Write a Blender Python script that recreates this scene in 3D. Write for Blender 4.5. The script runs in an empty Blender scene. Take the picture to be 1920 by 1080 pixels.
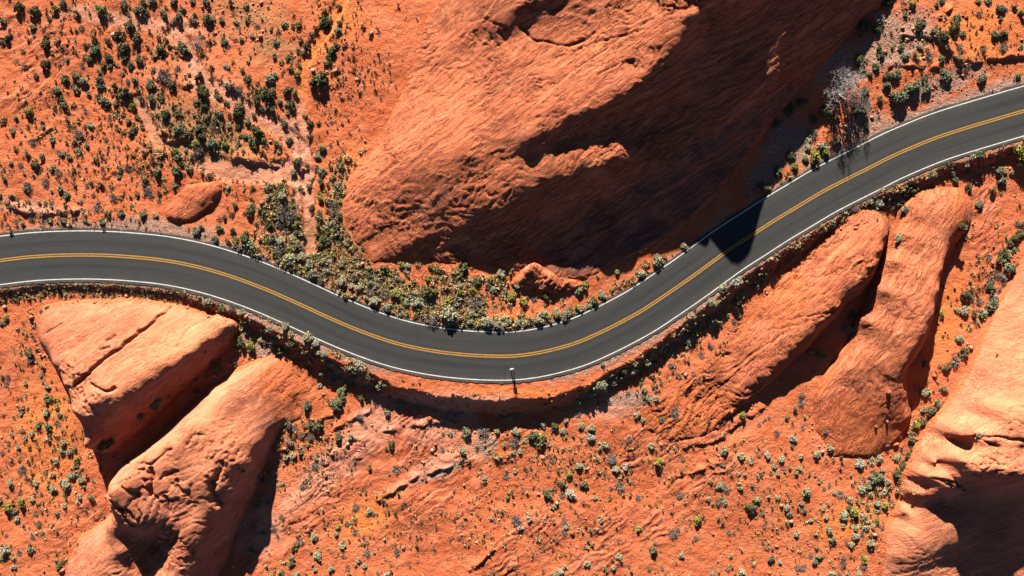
import bpy, bmesh, math, random
import numpy as np
from mathutils import Vector

# ---------------------------------------------------------------- camera, sky, sun, exposure
H = 107.0            # camera height above the road
PPM = 12.0           # photo pixels (1920 wide) per metre at road level
S = bpy.context.scene
cam_d = bpy.data.cameras.new('drone_camera')
cam_d.sensor_width = 36.0
cam_d.lens = 36.0 * H / 160.0
cam_d.clip_start = 1.0
cam_d.clip_end = 20000.0
cam = bpy.data.objects.new('drone_camera', cam_d)
cam.location = (0, 0, H)
S.collection.objects.link(cam)
S.camera = cam
SUN_TAN = 0.40
SUN_AZ = math.radians(-9.4)       # direction to the sun, from +Y towards +X
SUN_EL = math.atan(SUN_TAN)
W = bpy.data.worlds.new('World')
S.world = W
W.use_nodes = True
nt = W.node_tree
bg = nt.nodes['Background']
sky = nt.nodes.new('ShaderNodeTexSky')
sky.sky_type = 'NISHITA'
sky.sun_disc = False
sky.sun_elevation = SUN_EL
sky.sun_rotation = SUN_AZ
sky.altitude = 600
sky.air_density = 0.25        # clear, dry desert air
sky.dust_density = 0.0
nt.links.new(sky.outputs[0], bg.inputs[0])
bg.inputs[1].default_value = 0.05
sun_d = bpy.data.lights.new('sun', 'SUN')
sun_d.energy = 5.0
sun_d.angle = math.radians(0.5)
sun_d.color = (1.0, 0.95, 0.87)
sun = bpy.data.objects.new('sun', sun_d)
to_sun = Vector((math.sin(SUN_AZ) * math.cos(SUN_EL), math.cos(SUN_AZ) * math.cos(SUN_EL), math.sin(SUN_EL)))
sun.rotation_euler = to_sun.to_track_quat('Z', 'Y').to_euler()
sun.location = to_sun * 300
S.collection.objects.link(sun)
S.view_settings.view_transform = 'Standard'
S.view_settings.look = 'None'
S.view_settings.exposure = 2.46
S.view_settings.gamma = 1.0

COL = S.collection.objects
rng = np.random.default_rng(7)
R = random.Random(11)

# ---------------------------------------------------------------- small helpers
def v2g(px, py, z):
    s = (H - z) / H
    return 960 + (px - 960) * s, 540 + (py - 540) * s

def wx(gx): return (gx - 960) / PPM
def wy(gy): return (540 - gy) / PPM

def props(o, label=None, cat=None, group=None, kind=None):
    if label: o['label'] = label
    if cat: o['category'] = cat
    if group: o['group'] = group
    if kind: o['kind'] = kind
    return o

def mesh_np(name, verts, faces, mat=None, smooth=False):
    """verts (n,3), faces (m,k) all of the same size."""
    me = bpy.data.meshes.new(name)
    verts = np.asarray(verts, dtype=np.float32); faces = np.asarray(faces, dtype=np.int32)
    n, k = faces.shape
    me.vertices.add(len(verts)); me.vertices.foreach_set('co', verts.ravel())
    me.loops.add(n * k); me.loops.foreach_set('vertex_index', faces.ravel())
    me.polygons.add(n)
    me.polygons.foreach_set('loop_start', np.arange(0, n * k, k, dtype=np.int32))
    if smooth: me.polygons.foreach_set('use_smooth', np.ones(n, dtype=bool))
    me.update(calc_edges=True)
    if mat: me.materials.append(mat)
    return me

def link(name, me, parent=None):
    o = bpy.data.objects.new(name, me)
    COL.link(o)
    if parent: o.parent = parent
    return o

# gradient noise on arrays
def _perm(seed):
    p = np.random.default_rng(seed).permutation(256)
    return np.concatenate([p, p, p])

def gnoise(x, y, seed=0):
    p = _perm(seed)
    xi = np.floor(x).astype(np.int64); yi = np.floor(y).astype(np.int64)
    xf = x - xi; yf = y - yi
    u = xf * xf * xf * (xf * (xf * 6 - 15) + 10); v = yf * yf * yf * (yf * (yf * 6 - 15) + 10)
    xi &= 255; yi &= 255
    def g(ix, iy, fx, fy):
        h = p[p[ix & 255] + (iy & 255)] * (2 * math.pi / 256)
        return np.cos(h) * fx + np.sin(h) * fy
    a = g(xi, yi, xf, yf); b = g(xi + 1, yi, xf - 1, yf)
    c = g(xi, yi + 1, xf, yf - 1); d = g(xi + 1, yi + 1, xf - 1, yf - 1)
    return (a + u * (b - a) + v * ((c + u * (d - c)) - (a + u * (b - a)))) * 1.5

def fbm(x, y, octv=4, seed=0, gain=0.5):
    t = 0; a = 1.0
    for i in range(octv):
        t = t + a * gnoise(x * 2 ** i + 17.3 * i, y * 2 ** i - 9.1 * i, seed + i)
        a *= gain
    return t

def inpoly(px, py, poly):
    poly = np.asarray(poly, float)
    x0, y0 = poly[:, 0], poly[:, 1]; x1, y1 = np.roll(x0, -1), np.roll(y0, -1)
    r = np.zeros(px.shape, bool)
    for a, b, c, d in zip(x0, y0, x1, y1):
        if b == d: continue
        cond = ((b > py) != (d > py)) & (px < (c - a) * (py - b) / (d - b) + a)
        r ^= cond
    return r

def segdist(px, py, line):
    best = np.full(px.shape, 1e9)
    for (a, b), (c, d) in zip(line[:-1], line[1:]):
        L = (c - a) ** 2 + (d - b) ** 2
        t = np.clip(((px - a) * (c - a) + (py - b) * (d - b)) / L, 0, 1)
        best = np.minimum(best, np.hypot(px - a - t * (c - a), py - b - t * (d - b)))
    return best

def smooth01(x): 
    x = np.clip(x, 0, 1); return x * x * (3 - 2 * x)

# ---------------------------------------------------------------- road centre line (photo pixels, z = 0)
ROAD = [(-460,600),(-300,555),(-150,515),(0,488.5),(60,481.5),(120,478.5),(190,478.5),(250,482),(320,490),(380,502.5),(440,520.5),
        (500,543),(560,569.5),(620,597),(680,622),(740,642.5),(800,656),(860,664),(920,667.5),(960,667.5),(1000,663),(1042,654),(1085,641),
        (1128,622),(1168,602),(1207,580),(1247,553.5),(1290,524),(1330,495),(1368,467.5),(1410,440.5),(1450,414.5),(1500,384.5),
        (1540,360.5),(1580,339.5),(1623,318),(1670,294),(1717,273.5),(1760,256.5),(1800,243.5),(1860,225.5),(1920,208),(2000,186),(2150,150),(2400,80)]
_rx = np.array([p[0] for p in ROAD], float); _ry = np.array([p[1] for p in ROAD], float)
def catmull(xs, ys, x):
    m = np.gradient(ys, xs)
    i = np.clip(np.searchsorted(xs, x) - 1, 0, len(xs) - 2)
    h = xs[i + 1] - xs[i]; t = np.clip((x - xs[i]) / h, 0, 1)
    return ((2*t**3-3*t**2+1)*ys[i] + (t**3-2*t**2+t)*h*m[i] + (-2*t**3+3*t**2)*ys[i+1] + (t**3-t**2)*h*m[i+1])
_dx = np.arange(-460, 2400, 4.0)
_dy = catmull(_rx, _ry, _dx)
for _ in range(6):
    _dy[1:-1] = (_dy[:-2] + 2 * _dy[1:-1] + _dy[2:]) / 4
_ds = np.gradient(_dy, _dx)
def road_d(gx, gy):
    """signed pixel distance from the centre line, + below (south)"""
    y = np.interp(gx, _dx, _dy); s = np.interp(gx, _dx, _ds)
    return (gy - y) / np.sqrt(1 + s * s)
EDGE_X = [-460, 250, 350, 450, 560, 700, 800, 900, 960, 1050, 1160, 1240, 1300, 1380, 1450, 1550, 1700, 1850, 2400]
EDGE_D = [56, 56, 58, 62, 66, 72, 79, 83, 83, 84, 74, 67, 62, 60, 58, 56, 58, 60, 60]
DEP_X = [-460, 250, 350, 450, 560, 700, 850, 960, 1150, 1300, 1450, 1600, 1750, 2400]
DEP_V = [0.5, 0.5, 0.6, 1.3, 1.9, 2.1, 2.1, 2.15, 2.0, 1.7, 1.5, 1.2, 1.0, 1.2]

WASH = [[(655,-20),(610,60),(585,95),(568,130),(566,190),(570,260),(574,330),(579,400),(582,470)],
        [(330,60),(380,150),(430,185),(475,215),(520,240),(560,275)],
        [(255,190),(275,230),(300,265),(345,275)],
        [(385,300),(430,322),(490,325),(540,320),(572,330)]]

def ground_z(gx, gy):
    d = road_d(gx, gy)
    X, Y = wx(gx), wy(gy)
    far = smooth01((np.abs(d) - 62) / 70)
    und = 0.55 * fbm(X / 26, Y / 26, 3, 3) + 0.10 * fbm(X / 5, Y / 5, 3, 5)
    z = und * far
    nb = smooth01((-d - 70) / 120)
    z = z + nb * 0.25
    # embankment below the road
    e = np.interp(gx, EDGE_X, EDGE_D) + 5 * gnoise(gx / 45, gy / 45, 21) + 2.5 * gnoise(gx / 12, gy / 12, 22)
    dep = np.interp(gx, DEP_X, DEP_V)
    t = (d - e) / (dep * 1.25 * PPM)
    z = z - dep * np.where(d > 0, np.clip(t, 0, 1) ** 0.9, 0)
    # the plain keeps falling gently away from the bank
    z = z - 0.35 * np.where(d > 0, smooth01((d - e - 40) / 160), 0)
    # dry washes
    for i, w in enumerate(WASH):
        wd = segdist(gx, gy, w)
        width = [11, 16, 14, 20][i]
        z = z - 0.28 * (1 - smooth01((wd - width * 0.7) / (width * 0.6)))
    return z

# ---------------------------------------------------------------- grid (ground pixels)
gxs = np.concatenate([[-40000, -8000, -2000, -700], np.arange(-440, -70, 10), np.arange(-70, 1990, 2.3), np.arange(1990, 2360, 10), [2700, 4500, 10000, 42000]])
gys = np.concatenate([[-40000, -8000, -2000, -900], np.arange(-640, -60, 10), np.arange(-60, 1145, 2.3), np.arange(1145, 1500, 10), [1800, 3500, 9000, 41000]])
GX, GY = np.meshgrid(gxs, gys)
NY, NX = GX.shape

# ---------------------------------------------------------------- sandstone outcrops: outline on the ground + heights on features (photo pixels, metres)
def rockdef(name, label, outline, pts, flow, rough, ledge, tint, cracks=(), off=None):
    return dict(name=name, label=label, outline=outline, pts=pts, flow=flow, rough=rough, ledge=ledge, tint=tint, cracks=cracks, off=off)
ROCKS = [
 rockdef('sandstone_dome', 'biggest smooth red sandstone dome, half in shadow, above the road bend',
  [(640,385),(655,330),(690,290),(725,230),(750,180),(772,120),(790,60),(810,10),(840,-60),(880,-220),(1000,-480),(1400,-610),(1720,-570),(1790,-300),(1750,-120),
   (1665,0),(1605,60),(1535,130),(1485,190),(1445,240),(1400,300),(1345,365),(1290,425),(1230,470),(1150,505),(1095,525),(1060,533),(1010,520),(955,512),(910,500),(850,495),(760,490),(700,495),(665,455),(645,420)],
  [(775,200,1.8),(800,130,1.0),(835,60,1.6),(860,10,2.8),(700,350,2.4),(740,280,2.9),(790,240,3.6),(850,180,3.4),(900,130,4.2),(900,200,4.9),(850,250,4.9),
   (960,100,5.5),(1000,100,6.0),(1000,180,7.0),(1100,60,7.6),(1100,150,8.4),(1200,0,9.8),(1200,60,10.2),(1180,120,9.6),(1270,10,11.8),
   (880,290,5.9),(820,305,4.9),(760,330,3.8),(990,262,7.4),(1040,240,8.0),(1080,220,8.5),(1130,200,9.1),(1170,178,9.5),(1210,148,10.0),(1240,120,10.5),(1275,80,11.4),(1305,30,12.8),
   (870,310,5.2),(900,310,5.3),(940,295,5.4),(1000,290,5.9),(1050,268,6.3),(1100,252,6.7),(1150,235,6.9),(1190,210,7.1),
   (900,335,5.0),(960,320,5.5),(1030,305,6.3),(1080,290,6.7),(1130,275,6.9),(1160,275,7.0),(1165,300,6.6),(1120,315,6.5),(1060,332,6.2),
   (1000,352,5.2),(930,392,4.1),(860,422,2.8),(790,452,1.6),(745,485,0.5),(850,340,4.6),(800,380,3.2),(760,420,2.0),(700,455,0.6),(690,420,1.2),(680,380,1.5),(900,370,4.5),(830,410,2.6),
   (1370,-60,15.9),(1352,-40,15.2),(1330,-12,13.2),(1390,-85,16.0),(1399,-97,15.3),(1408,-108,14.0),(1440,-160,13.4),(1520,-280,13.8),(1600,-400,13.8),(1300,-60,14.2),(1250,-200,12.5),(1100,-100,9.5),(1000,-150,6.5),(1350,-300,12.5),
   (880,52,4.2),(912,50,5.1),(945,47,5.9),(980,14,7.0),(1035,-22,8.4),(884,68,4.3),(915,68,4.8),(947,72,5.1),(990,38,5.9),(1048,2,7.4),(900,0,5.2),(960,-40,6.8),
   (800,470,0.5),(860,465,0.8),(930,445,1.4),(1000,412,2.0),(1060,390,2.5),(1120,365,2.9),(1185,345,3.5),(1250,305,4.4),(1300,272,4.9),(1390,205,5.6),(1450,145,6.2),(1520,65,5.2),(1600,-40,5.4),(1660,-150,6),
   (1230,240,5.9),(1290,190,7.0),(1350,120,8.3),(1400,40,9.6),(1450,-40,10.4),(1330,22,11.4),(1348,-2,12.6),(1322,62,10.2),(1292,98,9.8),(1180,260,6.0),(1190,230,6.4),
   (1180,400,1.5),(1250,370,1.9),(1320,310,2.5),(1400,240,3.0),(1100,450,0.9),(1180,450,0.6),(1000,480,0.4),(920,478,0.5),(1240,420,0.7),(1050,490,0.4),(1120,485,0.3)],
  -33, 1.0, 1.0, 0.2,
  cracks=[([(978,50),(1000,75),(1030,80),(1060,86),(1090,78),(1115,62)],0.35,1.6),([(880,40),(905,35),(930,45),(950,55)],0.15,1.5),([(1040,110),(1100,85),(1150,70),(1210,55)],0.25,1.4),
          ([(1240,10),(1280,14),(1300,12)],0.3,1.5),([(1080,130),(1140,90),(1175,60)],0.2,1.3),([(1120,140),(1160,120)],0.3,1.5)]),
 rockdef('sandstone_ledge', 'small striped red rock lobe lit at the foot of the big dark dome',
  [(955,535),(962,520),(985,498),(1003,490),(1020,497),(1040,512),(1062,520),(1092,527),(1110,532),(1080,545),(1050,553),(1010,552),(975,545)],
  [(985,505,1.5),(1000,497,1.7),(1010,515,0.9),(1030,515,1.5),(1045,530,1.0),(1070,532,0.9),(990,530,0.6),(1020,540,0.7),(1060,543,0.4),(1090,534,0.5)],
  -55, 1.3, 1.5, 0.0),
 rockdef('sandstone_mound', 'low rippled red rock mound beside the gravel shoulder',
  [(308,398),(318,375),(348,346),(380,341),(416,340),(419,360),(406,385),(382,404),(360,418),(330,419),(312,412)],
  [(340,375,0.35),(370,358,0.6),(395,352,0.75),(405,358,0.7),(398,375,0.45),(365,385,0.6),(345,400,0.4),(375,395,0.3)],
  -35, 1.0, 0.6, 0.0),
 rockdef('sandstone_outcrop', 'two-lobed orange rock outcrop under the road, split by a long groove',
  [(58,600),(72,572),(110,564),(160,560),(250,556),(320,568),(400,588),(438,600),(446,612),(436,632),(405,672),(360,716),(310,765),(262,812),(215,850),(180,852),(166,830),(150,790),(130,748),(112,712),(88,674),(66,636)],
  [(110,590,0.9),(160,585,1.2),(250,580,1.3),(330,590,1.6),(400,605,1.6),(80,640,1.0),(100,680,2.6),(120,720,3.7),(135,770,4.8),(155,838,3.2),
   (150,640,2.8),(200,640,3.0),(250,620,2.6),(300,610,2.4),(150,690,4.3),(120,660,2.9),(180,670,4.0),(145,716,4.3),
   (300,600,2.1),(270,625,2.9),(235,655,3.9),(200,685,4.5),(165,715,4.4),(148,735,4.4),
   (350,630,2.9),(300,650,4.2),(260,680,5.3),(220,705,6.0),(185,735,6.3),(165,755,6.0),(150,770,5.4),
   (432,607,0.9),(400,638,2.9),(365,664,3.9),(330,690,4.8),(295,715,5.4),(260,735,5.9),(230,757,6.0),(205,762,5.8),(180,768,5.6),
   (415,650,0.4),(370,690,1.6),(330,722,2.2),(285,760,2.6),(235,800,2.6),(195,830,2.2)],
  -34, 0.6, 0.25, 0.8,
  cracks=[([(318,578),(290,602),(258,625),(238,642),(222,655),(195,672),(170,695),(150,712),(140,728)],0.8,2.6),([(200,640),(215,630)],0.4,2.5),([(88,622),(105,614),(118,605)],0.3,1.6),([(190,655),(205,650)],0.4,2.0),
          ([(170,722),(195,735),(215,728)],0.6,3.0),([(330,650),(350,620),(390,598)],0.3,1.8)]),
 rockdef('sandstone_outcrop', 'cracked orange rock ridge with caves, running down to the bottom edge',
  [(612,690),(590,668),(555,655),(520,660),(480,672),(440,690),(385,730),(305,805),(240,862),(212,900),(206,960),(180,985),(140,1010),(116,1060),(100,1160),(200,1340),(420,1290),(400,1110),(432,1010),(470,935),(492,865),(515,815),(560,790),(592,750),(612,715)],
  [(555,672,-1.8),(585,690,-2.1),(590,725,-2.15),(560,765,-1.95),(560,715,-1.6),(525,680,-1.3),(500,690,-0.6),(470,700,0.2),(430,725,1.7),(395,750,3.0),(350,795,4.8),(315,830,5.6),(275,858,6.4),(235,885,6.8),(205,905,7.0),(198,935,6.8),
   (215,965,6.4),(240,985,6.3),(265,990,6.2),(285,985,6.0),(300,950,6.2),(260,930,6.9),(330,900,5.8),(300,870,6.2),(400,830,4.6),(360,850,5.2),(460,760,1.5),(430,790,2.9),(525,725,-0.9),(505,775,0.0),(532,770,-1.3),(485,830,1.4),
   (470,870,2.3),(440,920,2.9),(410,960,3.4),(380,1010,3.8),(350,1060,4.1),(335,1110,4.4),(360,950,4.7),(340,1000,5.0),(318,1050,4.6),(302,1085,4.2),
   (200,985,3.6),(235,1005,3.2),(262,1010,2.6),(285,1020,2.4),(300,1030,2.0),(280,1060,1.4),(300,1020,2.6),(322,1010,3.9),
   (205,1010,3.8),(225,1035,3.6),(190,1050,3.0),(215,1080,3.2),(160,1060,1.4),(170,1020,1.0),(150,1100,1.5),(245,1060,2.3),(250,1100,2.0),
   (450,965,-0.5),(475,895,-0.2),(420,1040,0.3),(512,800,-0.6)],
  -38, 1.0, 0.35, 0.85,
  cracks=[([(318,842),(290,865),(285,870),(260,872),(240,862)],0.5,2.2),([(240,862),(250,880),(270,882),(285,895)],0.5,2.2),([(282,880),(285,905),(280,930)],0.8,3.5),([(268,878),(262,890)],0.5,2.5),([(300,900),(310,890),(330,885)],0.4,2.2),([(330,900),(335,925)],0.7,3.0),
          ([(350,835),(362,815),(385,818)],0.3,1.8),([(395,905),(400,940),(408,945)],1.0,5.5),([(415,870),(405,900)],0.7,3.0),([(445,880),(452,885)],1.0,5.0),([(205,905),(225,955),(245,985)],0.4,2.0),([(310,930),(318,960)],0.6,3.0),([(225,955),(240,960),(250,975)],0.4,2.4)]),
 rockdef('sandstone_ridge', 'long rippled red ridge closest beneath the road, with a dark undercut side',
  [(1655,392),(1610,392),(1560,430),(1510,478),(1470,525),(1430,570),(1380,630),(1320,690),(1260,740),(1205,775),(1215,815),(1270,840),(1340,825),(1385,785),(1425,748),(1462,715),(1505,672),(1550,625),(1590,580),(1632,540),(1652,505),(1672,450),(1678,412)],
  [(1620,405,0.4),(1650,410,0.8),(1600,425,0.5),(1560,450,-0.5),(1520,490,-1.0),(1470,545,-1.3),(1420,600,-1.5),(1360,670,-1.8),(1290,745,-2.0),(1240,785,-2.0),(1300,800,-1.7),(1350,790,-1.5),(1330,760,-1.6),
   (1600,455,1.3),(1560,490,0.9),(1510,545,0.5),(1460,600,0.0),(1400,670,-0.8),(1350,730,-1.6),
   (1664,440,1.2),(1655,470,2.1),(1645,498,2.5),(1625,518,2.6),(1607,538,2.5),(1573,577,2.2),(1548,602,1.9),(1523,625,1.6),(1498,650,1.2),(1473,676,0.8),(1440,708,0.1),(1400,748,-0.9),
   (1590,500,2.1),(1550,545,1.9),(1500,600,1.4),(1440,660,0.5),
   (1612,552,0.3),(1570,596,0.2),(1520,646,-0.2)],
  -44, 1.1, 1.6, 0.1,
  cracks=[([(1455,595),(1490,570),(1520,560),(1560,545)],0.2,1.5),([(1480,600),(1530,590),(1580,575)],0.25,1.6),([(1440,620),(1500,610),(1560,585)],0.2,1.5),([(1380,690),(1430,650),(1480,620)],0.25,1.6),([(1320,755),(1380,700),(1420,670)],0.25,1.6),([(1405,765),(1440,735),(1480,700),(1510,670)],0.3,1.8)]),
 rockdef('sandstone_ridge', 'broad pale orange rock slab beside the undercut ridge, with a cliff on its far side',
  [(1690,395),(1720,360),(1760,345),(1810,350),(1835,375),(1832,420),(1800,465),(1776,505),(1770,560),(1757,615),(1738,655),(1712,695),(1712,735),(1720,775),(1705,830),(1640,868),(1570,862),(1535,810),(1530,750),(1555,700),(1590,650),(1618,585),(1645,525),(1672,455)],
  [(1720,390,0.6),(1760,370,0.6),(1800,380,0.7),(1800,420,0.9),(1700,440,1.0),(1740,430,1.3),(1780,440,1.3),(1680,490,1.3),(1730,490,1.9),(1772,480,1.9),(1768,505,2.4),
   (1660,545,1.9),(1700,545,2.7),(1735,540,2.9),(1760,545,3.0),(1750,590,3.3),(1735,625,3.4),(1715,652,3.3),(1700,680,2.9),(1688,702,2.4),(1690,600,2.7),(1650,610,1.9),
   (1625,600,1.2),(1660,660,2.0),(1620,660,1.1),(1590,690,0.4),(1640,700,1.3),(1665,720,1.5),(1690,725,1.6),(1705,780,0.1),(1650,840,-1.15),(1600,740,0.0),(1640,760,0.5),(1680,770,0.6),(1570,770,-0.7),(1620,800,-0.6),(1670,805,-0.5),(1600,830,-1.1),(1700,740,0.8)],
  -52, 0.8, 0.6, 0.3,
  cracks=[([(1705,440),(1690,470),(1680,500)],0.12,1.5),([(1745,440),(1720,480),(1705,510)],0.12,1.5)]),
 rockdef('sandstone_cliff', 'massive pale orange rock bluff in the bottom corner, casting the darkest shade',
  [(2000,380),(1925,485),(1885,552),(1850,625),(1820,700),(1778,760),(1742,802),(1714,853),(1698,898),(1693,945),(1662,1000),(1650,1080),(1660,1200),(1900,1300),(2250,1200),(2300,700),(2200,400)],
  [(1965,520,2.2),(1925,590,2.4),(1890,655,2.6),(1860,715,2.8),(1822,775,2.9),(1785,820,2.9),(1750,865,2.8),(1728,900,2.4),(1715,922,2.0),
   (1940,640,4.6),(1905,710,5.6),(1870,770,6.2),(1920,760,7.6),(1820,810,6.9),(1860,820,7.5),(1920,825,8.3),(1805,818,6.3),(1860,835,7.0),(1920,842,7.8),
   (1800,860,7.2),(1850,865,8.0),(1900,870,8.6),(1813,882,7.4),(1845,885,7.9),(1880,889,8.4),(1920,892,8.8),(1990,895,9.0),(1760,870,5.4),(1740,895,4.4),(1770,895,5.4),(1795,905,5.8),(1800,920,5.2),(1770,925,4.2),(1740,918,3.5),(1720,925,2.4),
   (1820,910,4.4),(1870,925,4.0),(1920,930,4.4),(1720,945,1.6),(1760,945,2.0),(1800,942,2.8),
   (1700,955,1.6),(1730,960,2.2),(1760,968,2.6),(1790,972,2.9),(1808,985,2.9),(1812,1005,2.6),(1790,1018,2.4),(1765,1030,2.0),(1740,1048,1.5),(1700,1000,1.6),(1740,1000,2.2),(1680,1040,0.8),(1690,1070,0.5),
   (1830,1030,1.0),(1800,1045,0.8),(1770,1060,0.6),(1880,1000,2.0),(1920,1050,2.0),(1850,960,2.4),(1920,1000,2.8),(1840,1090,0.3),(1720,1085,0.3),(2000,700,10),(2080,900,10)],
  -30, 0.65, 0.2, 0.85,
  cracks=[([(1790,812),(1830,818),(1870,820),(1930,828)],0.5,2.6),([(1800,845),(1830,848),(1845,860),(1840,875)],0.4,1.8),([(1720,882),(1750,895),(1790,905)],0.4,2.2),([(1790,895),(1800,910),(1810,918)],0.4,2.0),([(1800,748),(1840,740),(1870,725)],0.25,1.6),([(1835,770),(1845,780)],0.4,2.5),([(1880,800),(1895,815)],0.4,2.5)]),
]

# broken, blocky patches (ground pixels, radii, height, block size in metres)
BLOCKS = {}
def worley(x, y, seed):
    p = _perm(seed); xi = np.floor(x).astype(np.int64); yi = np.floor(y).astype(np.int64)
    f1 = np.full(x.shape, 9.0); f2 = f1.copy(); h = np.zeros(x.shape)
    for i in (-1, 0, 1):
        for j in (-1, 0, 1):
            a = p[p[(xi + i) & 255] + ((yi + j) & 255)]; b = p[a + 7]; c = p[b + 13]
            d = np.hypot(xi + i + a / 256 - x, yi + j + b / 256 - y)
            n = d < f1
            f2 = np.where(n, f1, np.minimum(f2, d)); h = np.where(n, c / 256, h); f1 = np.where(n, d, f1)
    return f1, f2, h

def rbf_fit(px, py, pz, s):
    A = np.sqrt((px[:, None] - px[None]) ** 2 + (py[:, None] - py[None]) ** 2 + s * s)
    n = len(px)
    M = np.zeros((n + 1, n + 1)); M[:n, :n] = A; M[:n, n] = 1; M[n, :n] = 1
    M[:n, :n] -= np.eye(n) * 1.5
    return np.linalg.solve(M, np.concatenate([pz, [0]]))

def rbf_eval(qx, qy, px, py, w, s):
    out = np.full(qx.shape, w[-1])
    for a, b, c in zip(px, py, w[:-1]):
        out += c * np.sqrt((qx - a) ** 2 + (qy - b) ** 2 + s * s)
    return out

def densify(poly, step):
    out = []
    for (a, b), (c, d) in zip(poly, poly[1:] + poly[:1]):
        n = max(1, int(math.hypot(c - a, d - b) / step))
        for i in range(n): out.append((a + (c - a) * i / n, b + (d - b) * i / n))
    return out

def offset(poly, r):
    p = np.array(poly, float)
    t = np.roll(p, -1, 0) - np.roll(p, 1, 0)
    t /= np.linalg.norm(t, axis=1)[:, None] + 1e-9
    area = np.sum(p[:, 0] * np.roll(p[:, 1], -1) - np.roll(p[:, 0], -1) * p[:, 1])
    nrm = np.stack([t[:, 1], -t[:, 0]], 1) * (1 if area > 0 else -1)
    return p + nrm * r

def rock_surface(rk, gx, gy):
    """height of the rock at ground pixels; NaN outside its dilated outline"""
    if 'fit' not in rk:
        big = max(max(p[0] for p in rk['outline']) - min(p[0] for p in rk['outline']), 1)
        step = 24 if big > 200 else 12
        ring = np.array(densify(rk['outline'], step))
        zr = ground_z(ring[:, 0], ring[:, 1])
        out = offset(rk['outline'], 16 if big > 200 else 9)
        outd = np.array(densify([tuple(p) for p in out], step * 1.6))
        zo = ground_z(outd[:, 0], outd[:, 1]) - 1.6
        f = np.array([v2g(*p) + (p[2],) for p in rk['pts']])
        px = np.concatenate([ring[:, 0], outd[:, 0], f[:, 0]]); py = np.concatenate([ring[:, 1], outd[:, 1], f[:, 1]])
        pz = np.concatenate([zr - 0.05, zo, f[:, 2]])
        s = 5.0
        rk['fit'] = (px, py, rbf_fit(px, py, pz, s), s)
        rk['dil'] = offset(rk['outline'], 13 if big > 200 else 7)
    px, py, w, s = rk['fit']
    z = rbf_eval(gx, gy, px, py, w, s)
    X, Y = wx(gx), wy(gy)
    a = math.radians(rk['flow']); ca, sa = math.cos(-a), math.sin(-a)
    wv = fbm(X / 9, Y / 9, 3, 41) * 2.2
    U = X * ca + Y * sa + 0.6 * fbm(X / 6, Y / 6, 2, 44); V = -X * sa + Y * ca + wv
    # weathered grooves along the bedding, sharp ledges on the tilted beds, lumps
    g1 = fbm(U / 5.0, V / 1.3, 4, 51, 0.55)
    q = fbm(U / 4.2, V / 1.15, 3, 61, 0.5)
    g2 = -np.exp(-(q / 0.10) ** 2)                                   # thin cracks along the beds
    patch = smooth01(0.55 + 1.6 * fbm(X / 9, Y / 9, 2, 71))
    lump = fbm(X / 5.5, Y / 5.5, 5, 81, 0.52)
    q2 = fbm(U / 1.5, V / 5.0, 3, 67, 0.5)
    g3 = -np.exp(-(q2 / 0.07) ** 2)                                  # joints across the beds
    patch2 = smooth01(-0.1 + 1.9 * fbm(X / 10, Y / 10, 2, 73))
    z = z + rk['rough'] * (0.075 * g1 + 0.16 * g2 * patch + 0.13 * g3 * patch2 + 0.07 * lump)
    for per, amp, sd in ((0.95, 0.11, 91), (0.40, 0.095, 101)):
        lz = 0.9 * z + (0.55 if rk['ledge'] > 1.4 else 0.16) * V + 0.42 * fbm(X / 6, Y / 6, 4, sd) + 0.10 * fbm(U / 2.5, V / 2.5, 3, sd + 5)
        ph = lz / per
        saw = ph - np.floor(ph); saw = np.where(saw < 0.9, saw / 0.9, (1 - saw) / 0.1)
        lm = smooth01(0.35 + 1.7 * fbm(X / 12, Y / 12, 2, sd + 9))
        z = z + rk['ledge'] * lm * amp * (saw - 0.5)
    for cx, cy, rx, ry, amp, cell in BLOCKS.get(rk['label'], []):
        mk = np.clip(1.25 - np.hypot((gx - cx) / rx, (gy - cy) / ry) + 0.35 * gnoise(X / 2.5, Y / 2.5, 201), 0, 1)
        if not (mk > 0).any(): continue
        f1, f2, h = worley((U + 0.5 * fbm(X / 1.5, Y / 1.5, 2, 203)) / (cell * 1.5), (V + 0.5 * fbm(X / 1.5, Y / 1.5, 2, 204)) / cell, 205)
        z = z + smooth01(mk * 1.4) * amp * ((h - 0.5) * 1.1 - 0.9 * np.exp(-((f2 - f1) / 0.09) ** 2))
    for line, dep, wid in rk['cracks']:
        gl = []
        for (cx, cy) in line:
            zz = float(rbf_eval(np.array([cx * 1.0]), np.array([cy * 1.0]), px, py, w, s)[0]); zz = min(max(zz, -2), 17)
            for _ in range(3):
                q = v2g(cx, cy, zz)
                zz = float(rbf_eval(np.array([q[0]]), np.array([q[1]]), px, py, w, s)[0])
            gl.append(v2g(cx, cy, zz))
        dd = segdist(gx + 3 * gnoise(gx / 14, gy / 14, 5), gy + 3 * gnoise(gx / 14, gy / 14, 6), gl)
        z = z - dep * np.exp(-(dd / wid) ** 2)
    return z

for rk_, bl_ in ((4, [(300,905,90,60,0.42,1.9),(345,1010,50,45,0.4,1.4),(440,850,40,50,0.3,1.1)]), (3, [(190,735,45,28,0.4,0.9),(160,690,40,20,0.25,0.8)]), (6, [(1675,578,55,45,0.12,0.8)]), (5, [(1600,500,40,30,0.25,0.8)]),
                 (7, [(1790,845,45,30,0.35,1.2),(1850,770,40,20,0.3,1.2)]), (0, [(1235,60,45,25,0.35,1.2),(1120,300,50,22,0.08,0.8),(1180,150,40,22,0.25,1.0),(905,90,60,20,0.2,1.0),(800,400,110,70,0.05,1.0)]), (1, [(1045,525,45,20,0.25,0.7)])):
    BLOCKS[ROCKS[rk_]['label']] = bl_
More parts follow.
